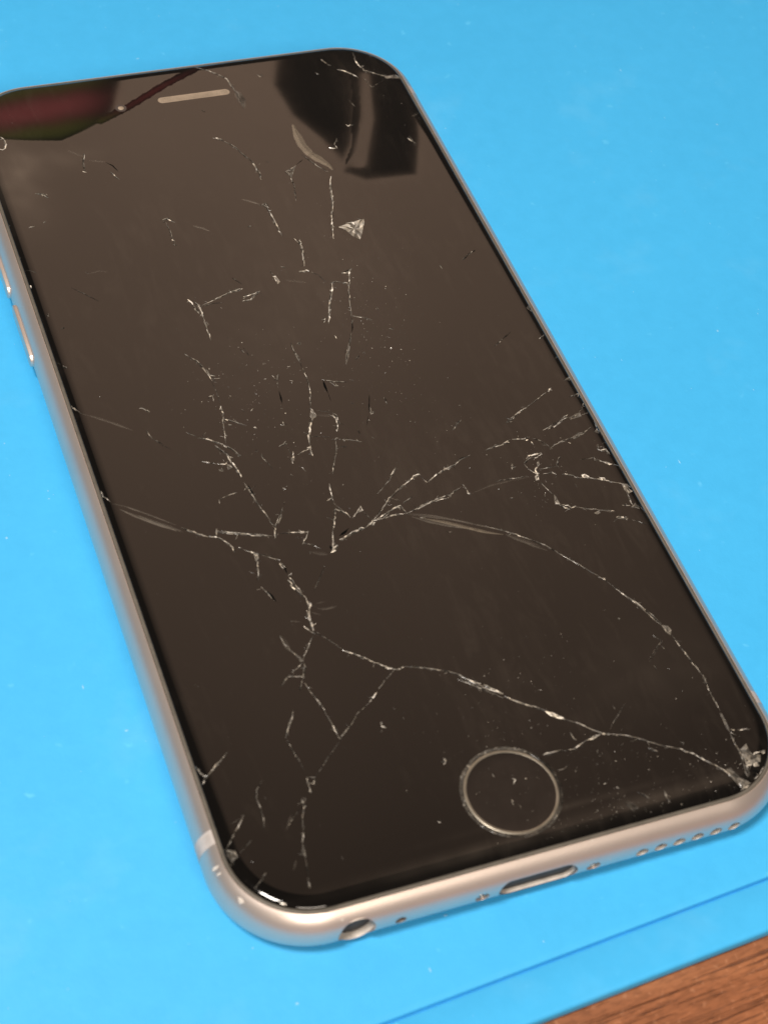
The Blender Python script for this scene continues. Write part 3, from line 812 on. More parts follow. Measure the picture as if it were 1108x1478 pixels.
f 0.62 0.30 -17.36,-33.88 -17.26,-35.19 -17.06,-36.20
c 0.17 0.60 19.95,-10.17 20.87,-9.71 22.29,-8.92 23.59,-8.41
c 0.11 0.40 23.59,-8.41 25.49,-7.40 27.37,-6.45
c 0.31 0.60 27.33,-6.54 27.99,-6.04
c 0.26 0.35 13.00,-9.69 13.76,-8.84 14.59,-8.36
c 0.11 0.35 22.01,-48.30 23.16,-47.29 24.47,-46.32
c 0.16 0.35 19.77,-40.38 20.12,-40.36
c 0.19 0.45 15.39,-5.90 15.45,-6.19
c 0.12 0.40 8.12,-28.25 8.29,-28.50
f 0.25 0.25 11.39,-19.92 14.06,-19.32 16.91,-19.20 19.71,-19.27
c 0.16 0.50 13.48,-42.07 13.67,-42.31
c 0.14 0.35 24.01,-12.56 26.18,-11.74 27.95,-11.04
c 0.23 0.60 20.01,-10.25 21.09,-9.81 22.08,-9.06 23.48,-8.41
c 0.33 0.65 20.15,-10.20 20.83,-10.17
c 0.09 0.35 23.63,-8.31 25.47,-7.47 27.21,-6.59
c 0.35 0.60 27.48,-6.22 27.94,-6.48
c 0.25 0.60 29.66,-8.08 30.52,-7.96 31.29,-7.64
c 0.37 0.80 31.08,-7.81 31.32,-7.69
c 0.31 0.55 24.74,-12.57 25.93,-12.17 27.08,-11.60 28.12,-11.30
c 0.35 0.75 27.45,-11.27 28.25,-10.90
p 0.00 0.50 28.07,-11.42 29.01,-11.09 29.90,-10.88 29.82,-11.58 28.99,-11.66 28.26,-11.76
c 0.21 0.50 29.86,-10.73 30.52,-10.28 31.32,-9.23
c 0.40 0.80 31.03,-11.01 31.35,-10.96
c 0.18 0.50 29.93,-11.32 30.95,-11.16
c 0.19 0.55 31.30,-11.95 31.10,-13.29 30.72,-14.44
c 0.28 0.60 30.27,-14.38 30.95,-14.21 31.32,-14.22 31.29,-14.77 31.30,-15.47
p 0.00 0.50 30.41,-14.35 31.00,-14.10 31.30,-14.27 30.82,-14.72
c 0.26 0.60 15.65,-13.88 17.10,-13.56 18.25,-13.44 19.46,-12.92
c 0.34 0.65 17.05,-13.41 17.50,-13.39
c 0.30 0.65 18.40,-13.34 19.15,-13.39
c 0.30 0.85 20.64,-11.96 20.86,-11.96
c 0.17 0.50 19.66,-12.97 21.10,-13.25 21.93,-13.12
c 0.35 0.75 21.01,-13.45 21.58,-13.54
c 0.31 0.80 21.81,-13.93 21.90,-14.51
c 0.17 0.50 22.22,-13.48 23.07,-14.11 23.65,-15.10 23.74,-15.67
c 0.24 0.60 23.79,-15.55 24.66,-15.08 25.89,-14.83 27.33,-14.64 28.83,-14.31 30.31,-13.54
p 0.00 0.45 27.13,-14.58 28.27,-14.03 28.92,-14.11 28.09,-14.69 27.32,-14.91
c 0.34 0.60 23.63,-15.65 24.01,-15.66
c 0.26 0.65 26.39,-15.24 26.64,-15.44
c 0.17 0.50 24.41,-15.15 25.64,-14.90 26.33,-14.86
c 0.26 0.60 20.05,-16.52 20.56,-16.10 21.16,-15.98 22.26,-15.99 22.36,-16.29
c 0.26 0.60 19.94,-16.77 20.75,-16.43 21.60,-16.51 22.28,-16.21
c 0.29 0.65 19.59,-17.09 20.25,-16.57
c 0.14 0.50 19.54,-17.21 19.82,-18.10 20.35,-18.92
p 0.00 0.65 21.13,-17.35 21.55,-17.04 21.42,-17.70 20.97,-18.07
c 0.29 0.70 21.02,-17.87 20.56,-18.43 20.49,-19.09
p 0.00 0.70 20.04,-19.38 20.59,-19.12 20.33,-19.99 19.92,-20.02
c 0.26 0.60 20.20,-18.74 20.74,-19.02
c 0.15 0.45 21.01,-18.41 22.10,-18.42 23.41,-18.48
c 0.22 0.50 23.41,-18.48 24.03,-17.54 24.41,-17.09
c 0.17 0.40 23.46,-18.36 23.54,-18.92
c 0.26 0.65 21.19,-19.27 21.93,-19.33 22.38,-19.31 22.77,-19.68
c 0.20 0.65 23.47,-19.86 24.41,-20.24 24.85,-20.49 25.04,-20.81
c 0.19 0.65 24.80,-20.61 25.38,-21.03 26.63,-21.22 27.32,-21.67
p 0.00 0.95 25.80,-20.60 26.27,-20.53 26.69,-21.10 26.48,-21.31 25.81,-21.06
p 0.00 0.90 27.90,-21.60 28.50,-21.76 28.47,-22.18 27.91,-22.09
c 0.22 0.65 27.32,-21.67 28.40,-22.22 29.49,-22.77 30.28,-23.23
p 0.00 0.60 30.14,-23.07 30.84,-23.30 31.34,-23.77 30.63,-23.96 31.07,-24.51 30.31,-24.86 30.03,-24.26
c 0.22 0.60 30.12,-24.55 30.07,-25.61 30.02,-26.66
c 0.19 0.50 28.74,-26.33 29.70,-26.64
p 0.00 0.55 29.66,-26.97 30.47,-26.43 30.59,-26.90 30.67,-27.44 30.05,-27.07
c 0.17 0.50 30.54,-26.76 31.08,-27.58 31.33,-28.24
c 0.25 0.55 31.28,-28.78 31.28,-29.10
c 0.26 0.60 29.92,-16.42 29.58,-17.17 30.02,-17.69
c 0.30 0.65 29.67,-17.47 30.56,-17.51 30.75,-18.36
c 0.22 0.55 30.37,-16.93 30.55,-17.79
c 0.21 0.55 28.61,-18.31 28.49,-18.83 28.74,-19.03
c 0.17 0.50 28.40,-18.53 29.24,-19.16 29.83,-19.58
p 0.00 0.75 29.24,-19.16 29.82,-19.36 30.33,-19.97 29.86,-20.00
c 0.21 0.55 30.33,-19.97 31.13,-20.28 31.29,-20.73 31.35,-21.28
c 0.14 0.35 26.64,-18.21 27.50,-18.30 28.48,-18.35
c 0.20 0.50 17.80,-16.90 17.94,-17.35 18.39,-17.33
c 0.21 0.50 18.15,-16.58 17.80,-17.58
c 0.17 0.40 14.92,-18.86 16.84,-18.95 19.19,-19.08
c 0.12 0.40 20.37,-20.41 20.74,-21.58 21.11,-22.74
p 0.00 0.60 21.16,-22.62 21.30,-23.06 21.32,-24.26 20.74,-24.10
c 0.27 0.65 21.13,-24.21 21.65,-25.00 22.18,-25.28
c 0.29 0.70 21.37,-24.40 22.25,-24.63 22.48,-25.09 23.08,-24.98
c 0.17 0.45 23.03,-25.10 24.19,-25.67 25.65,-26.32 27.37,-26.90
c 0.25 0.65 23.75,-25.69 24.09,-25.91
p 0.00 0.60 24.81,-26.62 25.63,-26.36 25.65,-26.71 25.16,-26.92
f 0.42 0.35 26.05,-26.42 27.51,-27.07
c 0.25 0.75 27.23,-27.92 27.60,-27.83 28.11,-28.15 28.56,-28.61
c 0.25 0.70 27.18,-28.03 27.86,-28.21 28.42,-28.67
c 0.10 0.35 28.64,-28.68 29.61,-29.20 30.38,-29.90
c 0.22 0.60 19.33,-23.08 19.53,-23.13
c 0.19 0.50 19.18,-20.64 19.34,-20.68
c 0.19 0.55 21.12,-20.20 21.06,-20.59
c 0.15 0.40 20.23,-22.25 19.83,-22.68
c 0.17 0.35 18.71,-22.25 18.85,-22.42
c 0.25 0.30 15.78,-21.75 16.22,-22.00
c 0.26 0.30 30.56,-16.53 31.35,-16.19
c 0.25 0.60 24.31,-21.70 24.52,-21.97
c 0.20 0.65 0.55,-44.97 1.48,-45.87 2.41,-46.77 3.96,-47.97
c 0.17 0.60 0.05,-44.83 1.58,-46.54 3.74,-48.49
c 0.28 0.80 2.54,-46.46 3.96,-47.97
c 0.28 0.60 3.85,-48.23 5.49,-49.66 7.16,-50.97 8.50,-52.18
p 0.00 1.40 7.55,-51.37 8.30,-51.79 9.33,-52.83 8.94,-52.89 7.94,-52.19
c 0.17 0.60 9.00,-52.74 10.67,-54.04 11.71,-55.04 12.96,-56.02
c 0.27 0.60 12.33,-55.75 13.46,-56.16
p 0.00 0.85 10.64,-56.18 11.72,-55.87 12.41,-55.98 11.34,-56.29
c 0.20 0.60 5.34,-56.49 7.29,-56.65 8.65,-56.91 10.64,-56.18
c 0.30 0.60 5.17,-56.64 6.92,-56.66
c 0.12 0.35 13.71,-55.61 15.64,-53.87 16.83,-52.94
c 0.23 0.35 5.89,-58.86 6.68,-58.89 7.40,-58.49
c 0.21 0.60 13.46,-56.16 15.03,-56.81 16.77,-57.93 18.75,-59.31
c 0.20 0.60 18.75,-59.31 20.24,-60.15 21.31,-61.07
c 0.30 0.75 21.20,-60.91 21.80,-61.62
c 0.24 0.65 21.56,-61.34 22.78,-62.71 23.90,-64.25 24.70,-65.67
p 0.00 0.55 23.82,-64.02 24.67,-63.86 24.96,-65.16 25.75,-65.91 26.14,-66.16 25.42,-66.42 24.59,-66.66 24.47,-66.16
c 0.23 0.40 16.84,-58.97 17.61,-59.72
c 0.19 0.50 16.20,-64.22 16.01,-65.16 16.12,-65.96
c 0.17 0.55 9.17,-54.73 9.24,-55.57 9.49,-55.85
c 0.22 0.80 11.24,-62.59 11.52,-62.79
p 0.00 0.35 11.49,-64.43 12.22,-64.84 12.54,-65.71 11.66,-65.65
c 0.22 0.40 13.27,-63.77 14.21,-64.91
c 0.21 0.40 11.25,-64.56 11.91,-65.91
c 0.19 0.60 -5.54,-53.97 -5.46,-54.40 -5.82,-54.69
c 0.22 0.50 -1.13,-57.23 -1.08,-57.72
c 0.21 0.55 0.58,-58.32 0.92,-58.62 0.51,-59.09
c 0.18 0.50 -0.35,-60.80 -0.41,-61.55
c 0.18 0.40 0.13,-61.52 0.23,-62.13
c 0.16 0.55 23.32,-39.16 24.21,-40.54 25.08,-42.41 25.52,-43.78
c 0.23 0.60 24.99,-42.14 25.61,-44.05
p 0.00 0.55 25.55,-44.16 26.27,-44.48 26.40,-45.14 25.98,-45.76 25.66,-45.30
c 0.16 0.55 26.13,-45.68 26.36,-47.46 26.67,-49.49 27.10,-51.89
c 0.25 0.60 27.15,-51.79 27.01,-52.94 27.15,-53.10
c 0.16 0.60 27.00,-53.17 26.93,-55.04 26.85,-56.89
p 0.00 0.55 26.71,-57.08 26.92,-57.25 26.85,-59.20 26.69,-59.72 26.52,-59.22
c 0.17 0.60 26.74,-59.62 26.59,-60.95 26.49,-62.39
c 0.31 0.75 26.99,-59.35 27.36,-59.57
c 0.22 0.55 27.68,-59.66 28.48,-59.77 29.13,-59.96
c 0.16 0.40 30.00,-58.89 30.15,-59.02
c 0.24 0.50 24.26,-46.63 24.71,-46.15
c 0.16 0.45 24.25,-46.88 24.47,-47.55
c 0.07 0.25 24.06,-46.82 22.68,-47.90 21.80,-48.62
p 0.00 0.50 31.26,-58.29 31.35,-58.15 31.26,-59.15 31.13,-60.12 31.14,-59.77
p 0.00 0.60 26.73,-62.12 27.79,-61.52 27.61,-62.48 27.99,-63.38 28.66,-63.32 28.28,-64.08 27.11,-64.25 26.78,-63.26
p 0.00 0.75 26.67,-63.67 27.18,-63.71 27.11,-64.25 26.60,-64.21
p 0.00 0.85 27.31,-64.08 27.88,-64.00 27.95,-64.53 27.30,-64.51
p 0.00 0.60 28.86,-62.94 29.26,-62.80 29.44,-63.13 29.02,-63.28
p 0.00 0.85 29.01,-62.86 29.47,-62.83 29.28,-63.22 28.96,-63.17
p 0.00 0.40 26.26,-63.45 26.37,-64.26 26.45,-65.14 25.94,-65.53 25.89,-64.79
k 0.61 0.00 26.73,-64.79 27.34,-65.11 27.71,-65.32
k 0.76 0.00 26.66,-65.38 27.26,-65.55
c 0.26 0.70 26.61,-61.75 26.42,-62.93 26.40,-63.60
c 0.23 0.50 20.97,-59.34 20.78,-59.74
c 0.16 0.50 22.22,-49.10 22.25,-49.70
c 0.15 0.50 15.30,-52.81 15.39,-53.30
c 0.18 0.50 16.80,-58.94 17.52,-59.60
c 0.20 0.50 11.13,-57.66 11.08,-58.09
c 0.19 0.45 23.58,-49.83 23.76,-50.12
c 0.26 0.60 24.76,-66.62 25.50,-66.34 25.55,-66.36
c 0.27 0.60 20.61,-66.85 20.63,-66.81
c 0.23 0.50 23.89,-66.05 24.08,-66.19
c 0.23 0.50 18.75,-65.14 19.00,-65.26
c 0.13 0.55 -27.61,-46.84 -28.93,-47.98 -30.50,-49.10
c 0.26 0.50 -30.50,-49.10 -29.61,-48.43 -28.79,-47.70
c 0.20 0.50 -31.30,-47.36 -30.86,-48.95 -30.21,-49.04
c 0.22 0.50 -30.62,-49.05 -31.35,-49.91
c 0.16 0.40 -25.08,-51.17 -26.08,-52.14 -26.41,-52.99 -26.34,-54.26 -26.47,-55.77 -26.78,-56.91
c 0.17 0.50 -28.24,-54.64 -29.08,-55.62 -30.13,-56.84 -31.09,-57.80
c 0.29 0.35 -28.53,-54.71 -28.19,-54.65
c 0.18 0.65 -31.34,-57.78 -30.59,-58.33 -30.28,-59.05 -30.98,-59.35 -31.22,-59.66
p 0.00 0.40 -31.24,-57.87 -30.33,-58.34 -30.23,-59.15 -31.02,-59.47 -31.24,-58.76
c 0.21 0.60 -31.27,-59.53 -31.09,-59.72
c 0.18 0.60 -20.53,-52.16 -19.64,-52.42 -20.01,-53.11 -20.70,-52.81
c 0.16 0.60 -20.55,-52.22 -20.57,-53.26 -20.61,-54.04
c 0.22 0.55 -20.67,-53.39 -20.79,-54.15
c 0.33 0.60 -21.87,-54.47 -21.90,-55.24
c 0.12 0.50 -21.44,-54.43 -22.36,-56.35 -22.85,-58.06
c 0.14 0.35 -22.55,-55.68 -23.45,-56.34 -24.11,-57.08
f 0.22 0.35 -23.49,-56.02 -24.54,-57.57
c 0.16 0.50 -22.85,-58.06 -23.48,-59.71 -23.69,-61.15
p 0.00 0.45 -23.39,-59.43 -23.88,-60.50 -23.57,-61.19 -23.46,-60.47
c 0.11 0.40 -23.69,-61.15 -23.99,-62.86 -24.37,-64.52
c 0.28 0.70 -24.31,-63.80 -24.37,-64.52
f 0.28 0.30 -24.65,-61.17 -25.25,-62.19
c 0.10 0.25 -21.12,-47.14 -20.68,-49.22 -20.47,-51.54
c 0.09 0.30 -15.72,-48.84 -17.78,-50.70 -19.82,-52.53
c 0.18 0.55 -10.58,-47.81 -10.56,-48.32 -10.14,-48.60
c 0.15 0.40 -8.61,-46.41 -8.38,-46.61
c 0.19 0.35 -25.53,-53.18 -25.45,-53.43
c 0.17 0.50 -20.06,-62.08 -20.07,-62.53
c 0.22 0.55 -8.94,-61.05 -8.74,-61.27
c 0.18 0.45 -29.16,-59.99 -28.99,-60.13
c 0.14 0.40 -30.20,-61.82 -30.55,-61.86
c 0.14 0.40 -29.87,-63.09 -29.14,-62.64 -28.73,-62.34
c 0.24 0.35 -28.78,-62.33 -28.03,-61.66
c 0.14 0.30 -30.07,-58.82 -28.37,-57.66
c 0.21 0.40 -5.88,-54.28 -5.73,-54.49
c 0.31 0.85 -27.74,-65.21 -27.15,-65.58
c 0.28 0.40 31.35,12.68 31.32,11.95
p 0.00 0.40 30.60,8.31 31.28,8.97 31.32,7.75 31.00,7.59
c 0.24 0.50 30.01,2.48 30.76,2.92 31.34,3.41
c 0.27 0.40 30.55,-1.28 31.27,-0.78
c 0.26 0.35 25.59,18.87 26.76,19.74 28.13,20.38
c 0.16 0.25 23.64,2.62 25.44,3.76 26.72,4.58
c 0.27 0.55 30.18,-5.19 31.26,-4.68 31.33,-4.91
p 0.00 0.50 30.35,-5.11 31.28,-4.47 31.31,-5.07 30.93,-5.35
c 0.23 0.30 29.81,32.38 30.06,31.92
c 0.36 0.60 -31.33,27.54 -31.30,27.00
c 0.30 0.35 -30.36,21.84 -30.33,21.20
c 0.34 0.50 -30.74,12.50 -30.57,12.03 -30.37,11.89
c 0.22 0.30 -31.32,13.42 -30.89,12.64
c 0.30 0.40 -29.19,18.78 -29.00,18.76
c 0.18 0.40 -31.32,21.10 -30.99,20.88
c 0.32 0.60 -26.56,44.39 -25.83,44.00 -25.44,43.52 -25.19,43.08
c 0.28 0.50 -31.29,39.13 -31.30,39.22
c 0.36 0.60 -31.34,32.88 -31.33,32.83
c 0.27 0.50 -31.31,30.20 -31.31,30.20 -31.06,30.20
c 0.13 0.30 -31.06,30.20 -30.42,29.75 -30.04,29.27
c 0.29 0.85 -28.86,56.72 -28.46,56.64 -28.21,55.93 -28.18,55.11 -28.46,54.36 -28.84,54.04 -29.28,54.38
c 0.24 0.70 -26.47,59.43 -26.24,59.30
f 0.21 0.62 2.76,-21.05 4.80,-21.92 7.70,-23.18 11.02,-25.10 13.18,-26.50
c 0.18 0.60 11.05,-25.03 13.21,-26.43 15.26,-28.09 16.98,-29.71 18.52,-31.72 20.01,-33.79 21.48,-35.88
c 0.28 0.75 21.21,-35.72 21.93,-36.40
c 0.16 0.55 21.70,-36.14 23.17,-38.94 24.54,-41.88 25.83,-44.77
s 0.58 0.42 4.39,-22.10 6.90,-23.47 9.07,-24.88 10.98,-26.05 12.70,-26.83
f 0.58 0.40 13.01,-26.92 15.03,-28.65 16.97,-30.52
c 0.17 0.50 12.72,-25.97 13.69,-26.93 13.07,-27.18
c 0.22 0.65 -1.48,-43.14 -0.32,-43.96 0.76,-44.99 2.02,-46.08
c 0.28 0.80 2.26,-46.27 2.95,-46.95 3.82,-47.92
c 0.12 0.50 -0.24,-44.84 1.02,-45.92 2.62,-47.22
p 0.00 0.80 27.14,-65.65 28.09,-65.04 28.58,-64.62 27.80,-65.19 26.89,-65.77 26.69,-65.84
p 0.00 0.85 24.96,-66.54 25.58,-66.38 25.80,-66.35 25.55,-66.36 24.95,-66.56 24.50,-66.65
p 0.00 0.60 24.45,-65.15 25.04,-65.42 25.66,-66.14 25.33,-66.43 24.64,-66.03
c 0.23 0.70 27.28,-63.51 28.19,-62.99 28.86,-62.94
c 0.24 0.75 26.72,-62.57 26.57,-63.87 26.26,-64.89
"""

# cracks: every line is a ridge of broken facets lying in the glass ----
# kind width brightness points...; c crack, f faint inner fracture, k open gap, p chipped piece, s smooth sliver with painted glint
def parse(txt):
    out = []
    for ln in txt.strip().split('\n'):
        f = ln.split(); out.append((f[0], float(f[1]), float(f[2]), [tuple(map(float, q.split(','))) for q in f[3:]]))
    return out
def resample(P, st):
    out = []
    for a, b in zip(P[:-1], P[1:]):
        L = math.hypot(b[0]-a[0], b[1]-a[1]); m = max(1, int(round(L/st)))
        out += [(a[0]+(b[0]-a[0])*i/m, a[1]+(b[1]-a[1])*i/m) for i in range(m)]
    out.append(P[-1]); return out
WARM = Vector((1.0, .88, .71))
def tone(b, j=1.0):
    g = rnd.uniform(.4, 1.2); g = g*2.6 if rnd.random() < .12 else g  # a few facets get a painted glint
    v = min(.85, .56*b*b*g*j)
    t = rnd.uniform(0, 1); w = WARM.lerp(Vector((1, .97, .92)), t*.8)
    return (v*w[0], v*w[1], v*w[2])
def crack_geo(kind, w, b, P):
    """returns verts, faces, face colours"""
    V, F, C = [], [], []
    if kind == 'p':
        cx = sum(p[0] for p in P)/len(P); cy = sum(p[1] for p in P)/len(P)
        Q = resample(P+[P[0]], .5)[:-1]; n = len(Q)
        for s, up_ in ((1, .006), (.55, .03)):
            for p in Q:
                j = .06 if s < 1 else .03
                x = cx+(p[0]-cx)*s+rnd.uniform(-j, j); y = cy+(p[1]-cy)*s+rnd.uniform(-j, j)
                V.append((x, y, hz(x, y)+up_+rnd.uniform(0, .03)))
        V.append((cx, cy, hz(cx, cy)+.03))
        for i in range(n):
            jf = rnd.choice((.35, .8, 1.3, 2.0)) if b > .6 else 1.0
            k = (i+1) % n; F += [(i, k, n+k), (i, n+k, n+i), (n+i, n+k, 2*n)]
            al = min(1, .25+.8*b)
            C += [tone(b*1.1, jf)+(al,), tone(b, jf)+(al,), tone(b*.8, rnd.choice((.5, 1.6)))+(al*.9,)]
        return V, F, C
    if kind == 'c': w = .03+1.12*w; b = min(1.6, b*1.24+.05)
    st = (.40 if len(P) > 3 else .28) if kind in 'ck' else .5
    Q = resample(P, st); n = len(Q); ph = rnd.uniform(0, 100)
    for i, (x, y) in enumerate(Q):
        a = Q[max(0, i-1)]; c = Q[min(n-1, i+1)]
        tx, ty = c[0]-a[0], c[1]-a[1]; l = math.hypot(tx, ty) or 1; tx /= l; ty /= l
        s = i/(n-1) if n > 1 else .5
        tap = min(1, .35+3.2*min(s, 1-s)) if kind != 'k' else min(1, .1+2.4*min(s, 1-s))
        nz = noise.noise((ph+i*st*.9, 0, 0)); nz2 = noise.noise((ph+i*st*3.1, 5, 0))
        hw = .5*w*tap*max(.3, .74+.5*nz+.25*nz2)
        if kind in 'fs': hw = (.5 if kind == 'f' else .38)*w*min(1, .2+3*min(s, 1-s))*(1+.2*nz)
        jx = .22*w*nz2 if kind == 'c' else 0
        x0, y0 = x-ty*jx, y+tx*jx
        o = rnd.uniform(-.5, .5)*hw if kind == 'c' else 0
        up_ = {'c': .010+.22*hw, 'k': .004, 'f': .004, 's': .02}[kind]
        for d, z in ((hw, .003), (o, up_*rnd.uniform(.5, 1.4)), (-hw, .003)):
            px, py = x0-ty*d, y0+tx*d
            px += rnd.uniform(-.12, .12)*hw if kind == 'c' else 0
            V.append((px, py, hz(px, py)+z+(.003 if kind == 'k' else 0)))
    for i in range(n-1):
        g = noise.noise((ph*1.7+i*st*.55, 9, 0)); g2 = noise.noise((ph+i*st*2.2, 3, 0))
        e = .78+.75*g+.55*g2
        for side in (0, 1):
            q = (i*3+side, i*3+side+1, i*3+side+4, i*3+side+3)
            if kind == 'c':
                # one lip is painted bright as if lit, the other painted dark
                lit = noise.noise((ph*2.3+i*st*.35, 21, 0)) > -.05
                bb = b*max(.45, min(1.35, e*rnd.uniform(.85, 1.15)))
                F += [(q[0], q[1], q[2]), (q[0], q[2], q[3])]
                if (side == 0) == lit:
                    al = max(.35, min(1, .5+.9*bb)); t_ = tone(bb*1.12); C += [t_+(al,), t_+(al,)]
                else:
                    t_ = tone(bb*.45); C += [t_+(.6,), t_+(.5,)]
            elif kind == 's':
                F.append(q); v = b*b*(1.25 if side else .8)*(1+.25*g2); C.append((v, v*.84, v*.64, min(1, .10+.85*b)))
            elif kind == 'f':
                F.append(q); v = .22*max(.2, 1+.7*g+.3*g2); C.append((v, v*.9, v*.76, .45*b*(1.0 if side else .45)))
            else:
                F.append(q); C.append((.003, .003, .003, 1))
    return V, F, C
def geo_object(name, V, F, C, mat, parent):
    me = mesh(name, V, F)
    at = me.color_attributes.new('shard', 'FLOAT_COLOR', 'CORNER')
    i = 0
    for f, c in zip(F, C):
        for _ in f: at.data[i].color = c; i += 1
    return link(name, me, mat, parent)
items = parse(CRACKS)
def size(it):
    P = it[3]; return sum(math.hypot(b[0]-a[0], b[1]-a[1]) for a, b in zip(P[:-1], P[1:]))+4*it[1]
items.sort(key=size, reverse=True)
NAMES = {'c': 'crack', 'f': 'fracture_and_glint', 'k': 'open_gap', 'p': 'glass_chip', 's': 'fracture_and_glint'}
count = {}
rest = ([], [], [])
def add_rest(G):
    o = len(rest[0]); rest[0].extend(G[0]); rest[1].extend(tuple(i+o for i in f) for f in G[1]); rest[2].extend(G[2])
for it in items:
    nm = NAMES[it[0]]; count[nm] = count.get(nm, 0)+1
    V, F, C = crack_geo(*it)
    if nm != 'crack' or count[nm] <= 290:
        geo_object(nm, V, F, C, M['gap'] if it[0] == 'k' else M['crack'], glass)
    else:
        add_rest((V, F, C))
# hair-fine splinters that leave the larger cracks sideways
for it in items:
    if it[0] != 'c' or it[2] < .5: continue
    Q = resample(it[3], .5)
    for a, b in zip(Q[:-1], Q[1:]):
        if rnd.random() > .34: continue
        th = math.atan2(b[1]-a[1], b[0]-a[0])+rnd.choice((-1, 1))*rnd.uniform(.2, 1.5)+rnd.choice((0, math.pi))
        L = rnd.uniform(.18, .75)*(1.8 if rnd.random() < .12 else 1); p = (rnd.uniform(a[0], b[0]), rnd.uniform(a[1], b[1]))
        q = (p[0]+L*math.cos(th), p[1]+L*math.sin(th)); m = ((p[0]+q[0])/2+rnd.uniform(-.06, .06), (p[1]+q[1])/2+rnd.uniform(-.06, .06))
        if min(inset(*p), inset(*q)) < 2.3: continue
        add_rest(crack_geo('c', rnd.uniform(.02, .09), it[2]*rnd.uniform(.4, .95), [p, m, q]))
o = geo_object('crack_flecks', *rest, M['crack'], glass); o['kind'] = 'stuff'

# dust and glass splinters scattered over the screen
V, F, C = [], [], []
def fleck(x, y, s, b):
    if inset(x, y) < 2.3: return
    a = rnd.uniform(0, 6.3); e = rnd.uniform(.4, 1.0); o = len(V); n = rnd.choice((3, 4, 4))
    for t in range(n):
        q = a+t*2*math.pi/n; r = s*rnd.uniform(.6, 1.2)
        dx, dy = r*math.cos(q), r*e*math.sin(q)
        V.append((x+dx*math.cos(a)-dy*math.sin(a), y+dx*math.sin(a)+dy*math.cos(a), hz(x, y)+.004))
    V.append((x, y, hz(x, y)+s*.5))
    for t in range(n): F.append((o+t, o+(t+1) % n, o+n)); C.append(tone(b)+(min(1, .3+b),))
for cx, cy, sx, sy, num, b in CLUST:
    for i in range(int(num*1.35)):
        fleck(rnd.gauss(cx, sx), rnd.gauss(cy, sy), abs(rnd.gauss(0, .045))+.022, b*rnd.uniform(.6, 1.9))
for i in range(420): fleck(rnd.uniform(-31, 31), rnd.uniform(-66, 66), abs(rnd.gauss(0, .025))+.014, rnd.uniform(.2, .6))
o = geo_object('dust', V, F, C, M['crack'], glass); o['kind'] = 'stuff'

# home button -------------------------------------------------------
HX, HY, HZ = HOME[0], HOME[1], 6.9
hb = bpy.data.objects.new('home_button', None)
def zring(prof, n=96, jag=0, cap=True):
    V, F = [], []
    for k_, (r, z) in enumerate(prof):
        for i in range(n):
            t = 2*math.pi*i/n; rr = r
            if jag: rr = r+jag*(noise.noise((math.cos(t)*4, math.sin(t)*4, k_*3.0))+.6*noise.noise((math.cos(t)*14, math.sin(t)*14, k_*3.0)))
            V.append((HX+rr*math.cos(t), HY+rr*math.sin(t), HZ+z))
    for j in range(len(prof)-1):
        for i in range(n): F.append((j*n+i, j*n+(i+1) % n, (j+1)*n+(i+1) % n, (j+1)*n+i))
    if cap: F.append(tuple(range((len(prof)-1)*n, len(prof)*n)))
    return V, F
home = part('home_button', zring([(4.88, .004), (4.84, .03), (4.6, .018), (3.6, .010), (2, .007), (.3, .006)]), M['button'], phone)
ring = part('button_ring', zring([(5.20, .004), (5.14, .04), (5.03, .055), (4.90, .045), (4.82, .012)], cap=False), M['ring'], home)
V, F = zring([(5.62, .004), (5.52, .04), (5.36, .035), (5.24, .006)], 150, .07, False)
C = []
for i, f in enumerate(F):
    t = (i % 150)/150*2*math.pi; g = .5+.6*noise.noise((math.cos(t)*2.2, math.sin(t)*2.2, 4.4))
    b = max(.18, min(.60, .46*g+.12)); C.append(tone(b)+(min(1, .25+b),))
geo_object('chipped_rim', V, F, C, M['crack'], home)
V, F = zring([(5.26, .003), (5.19, .003)], 96, 0, False)
part('rim_gap', (V, F), M['gap'], home)

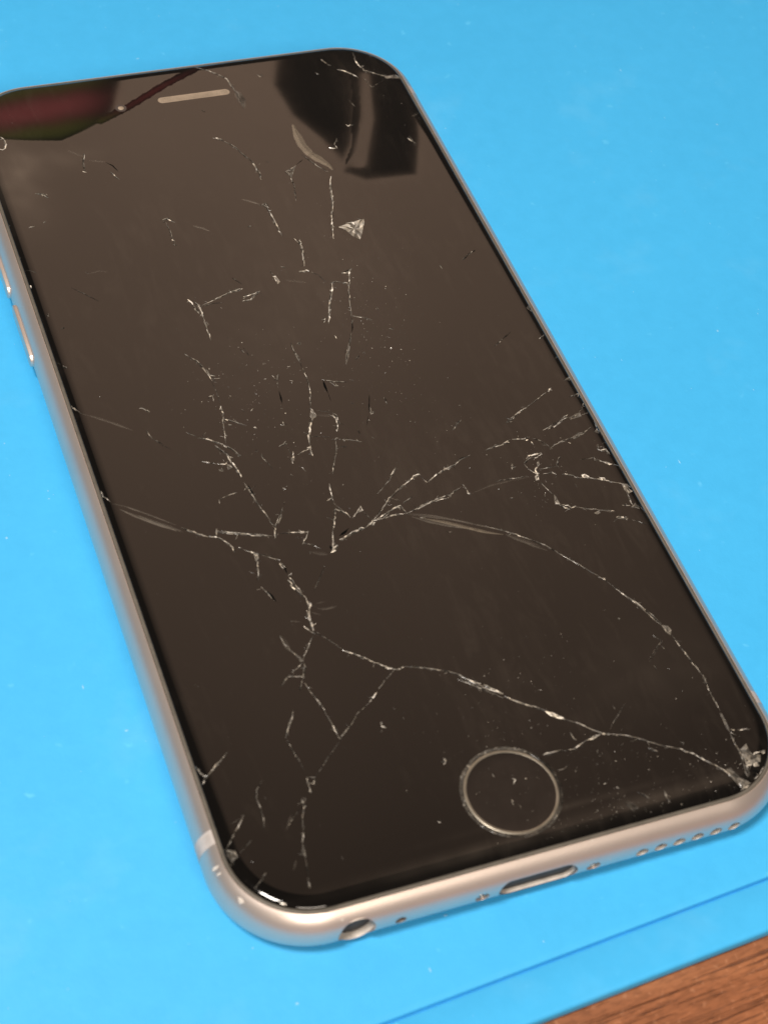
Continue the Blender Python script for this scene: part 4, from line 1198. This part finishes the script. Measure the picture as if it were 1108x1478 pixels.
# earpiece slot and front camera -----------------------------------
def slot(x0, x1, y, r, prof):
    V, F = [], []; n = 32
    for e, z in prof:
        for i in range(n):
            t = 2*math.pi*i/n; cx = (x1-r) if math.cos(t) > 0 else (x0+r)
            V.append((cx+(r-e)*math.cos(t), y+(r-e)*math.sin(t), 6.9+z))
    for j in range(len(prof)-1):
        for i in range(n): F.append((j*n+i, j*n+(i+1) % n, (j+1)*n+(i+1) % n, (j+1)*n+i))
    F.append(tuple(range((len(prof)-1)*n, len(prof)*n)))
    return V, F
ear = part('earpiece', slot(-5.25, 5.4, 59.95, .62, [(0, .004), (.05, .03), (.12, .012), (.2, .008)]), M['speaker'], phone)
V, F = [], []
for a in range(38):                                  # woven dots of the speaker grille
    for b_ in range(3):
        x = -4.75+a*.26+(.13 if b_ % 2 else 0); y = 59.65+b_*.30; o = len(V)
        V += [(x-.05, y-.05, 6.911), (x+.05, y-.05, 6.911), (x+.05, y+.05, 6.911), (x-.05, y+.05, 6.911)]
        F.append((o, o+1, o+2, o+3))
gr = part('grille_holes', (V, F), M['dark'], ear, False); gr['kind'] = 'stuff'
def disc(x, y, prof, n=32):
    V, F = [], []
    for r, z in prof: V += [(x+r*math.cos(2*math.pi*i/n), y+r*math.sin(2*math.pi*i/n), 6.9+z) for i in range(n)]
    for j in range(len(prof)-1):
        for i in range(n): F.append((j*n+i, j*n+(i+1) % n, (j+1)*n+(i+1) % n, (j+1)*n+i))
    F.append(tuple(range((len(prof)-1)*n, len(prof)*n)))
    return V, F
fc = part('front_camera', disc(-10.8, 59.45, [(.8, .003), (.7, .006)]), M['lens'], phone)
part('camera_lens', disc(-10.8, 59.45, [(.42, .005), (.36, .05), (.22, .10), (.08, .12)]), M['speaker'], fc)

# small dents in the metal where the paint-like anodising is knocked off
for p, n, w, h in (((-32.54, -59.13, 5.82), (-.72, -.06, .69), .22, .55), ((-32.45, -59.91, 5.82), (-.72, -.12, .69), .16, .4), ((-31.2, -63.4, 5.80), (-.62, -.39, .69), .5, .35),
                   ((-22, -68.29, 5.62), (0, -.78, .63), .12, .16), ((6.3, -67.54, 6.32), (0, -.56, .83), .16, .1), ((8.29, -69.03, 3.85), (0, -.99, .12), .1, .1)):
    n = Vector(n).normalized(); t = Vector((0, 0, 1)).cross(n).normalized(); u = n.cross(t); V, F = [], []; P = Vector(p)
    for i in range(9):
        a = 2*math.pi*i/9; r = rnd.uniform(.55, 1.15); V.append(tuple(P+t*(w*r*math.cos(a))+u*(h*r*math.sin(a))+n*.004))
    V.append(tuple(P+n*.035)); F = [(i, (i+1) % 9, 9) for i in range(9)]
    part('dent', (V, F), M['nick_and_lit_wall'], frame, False)
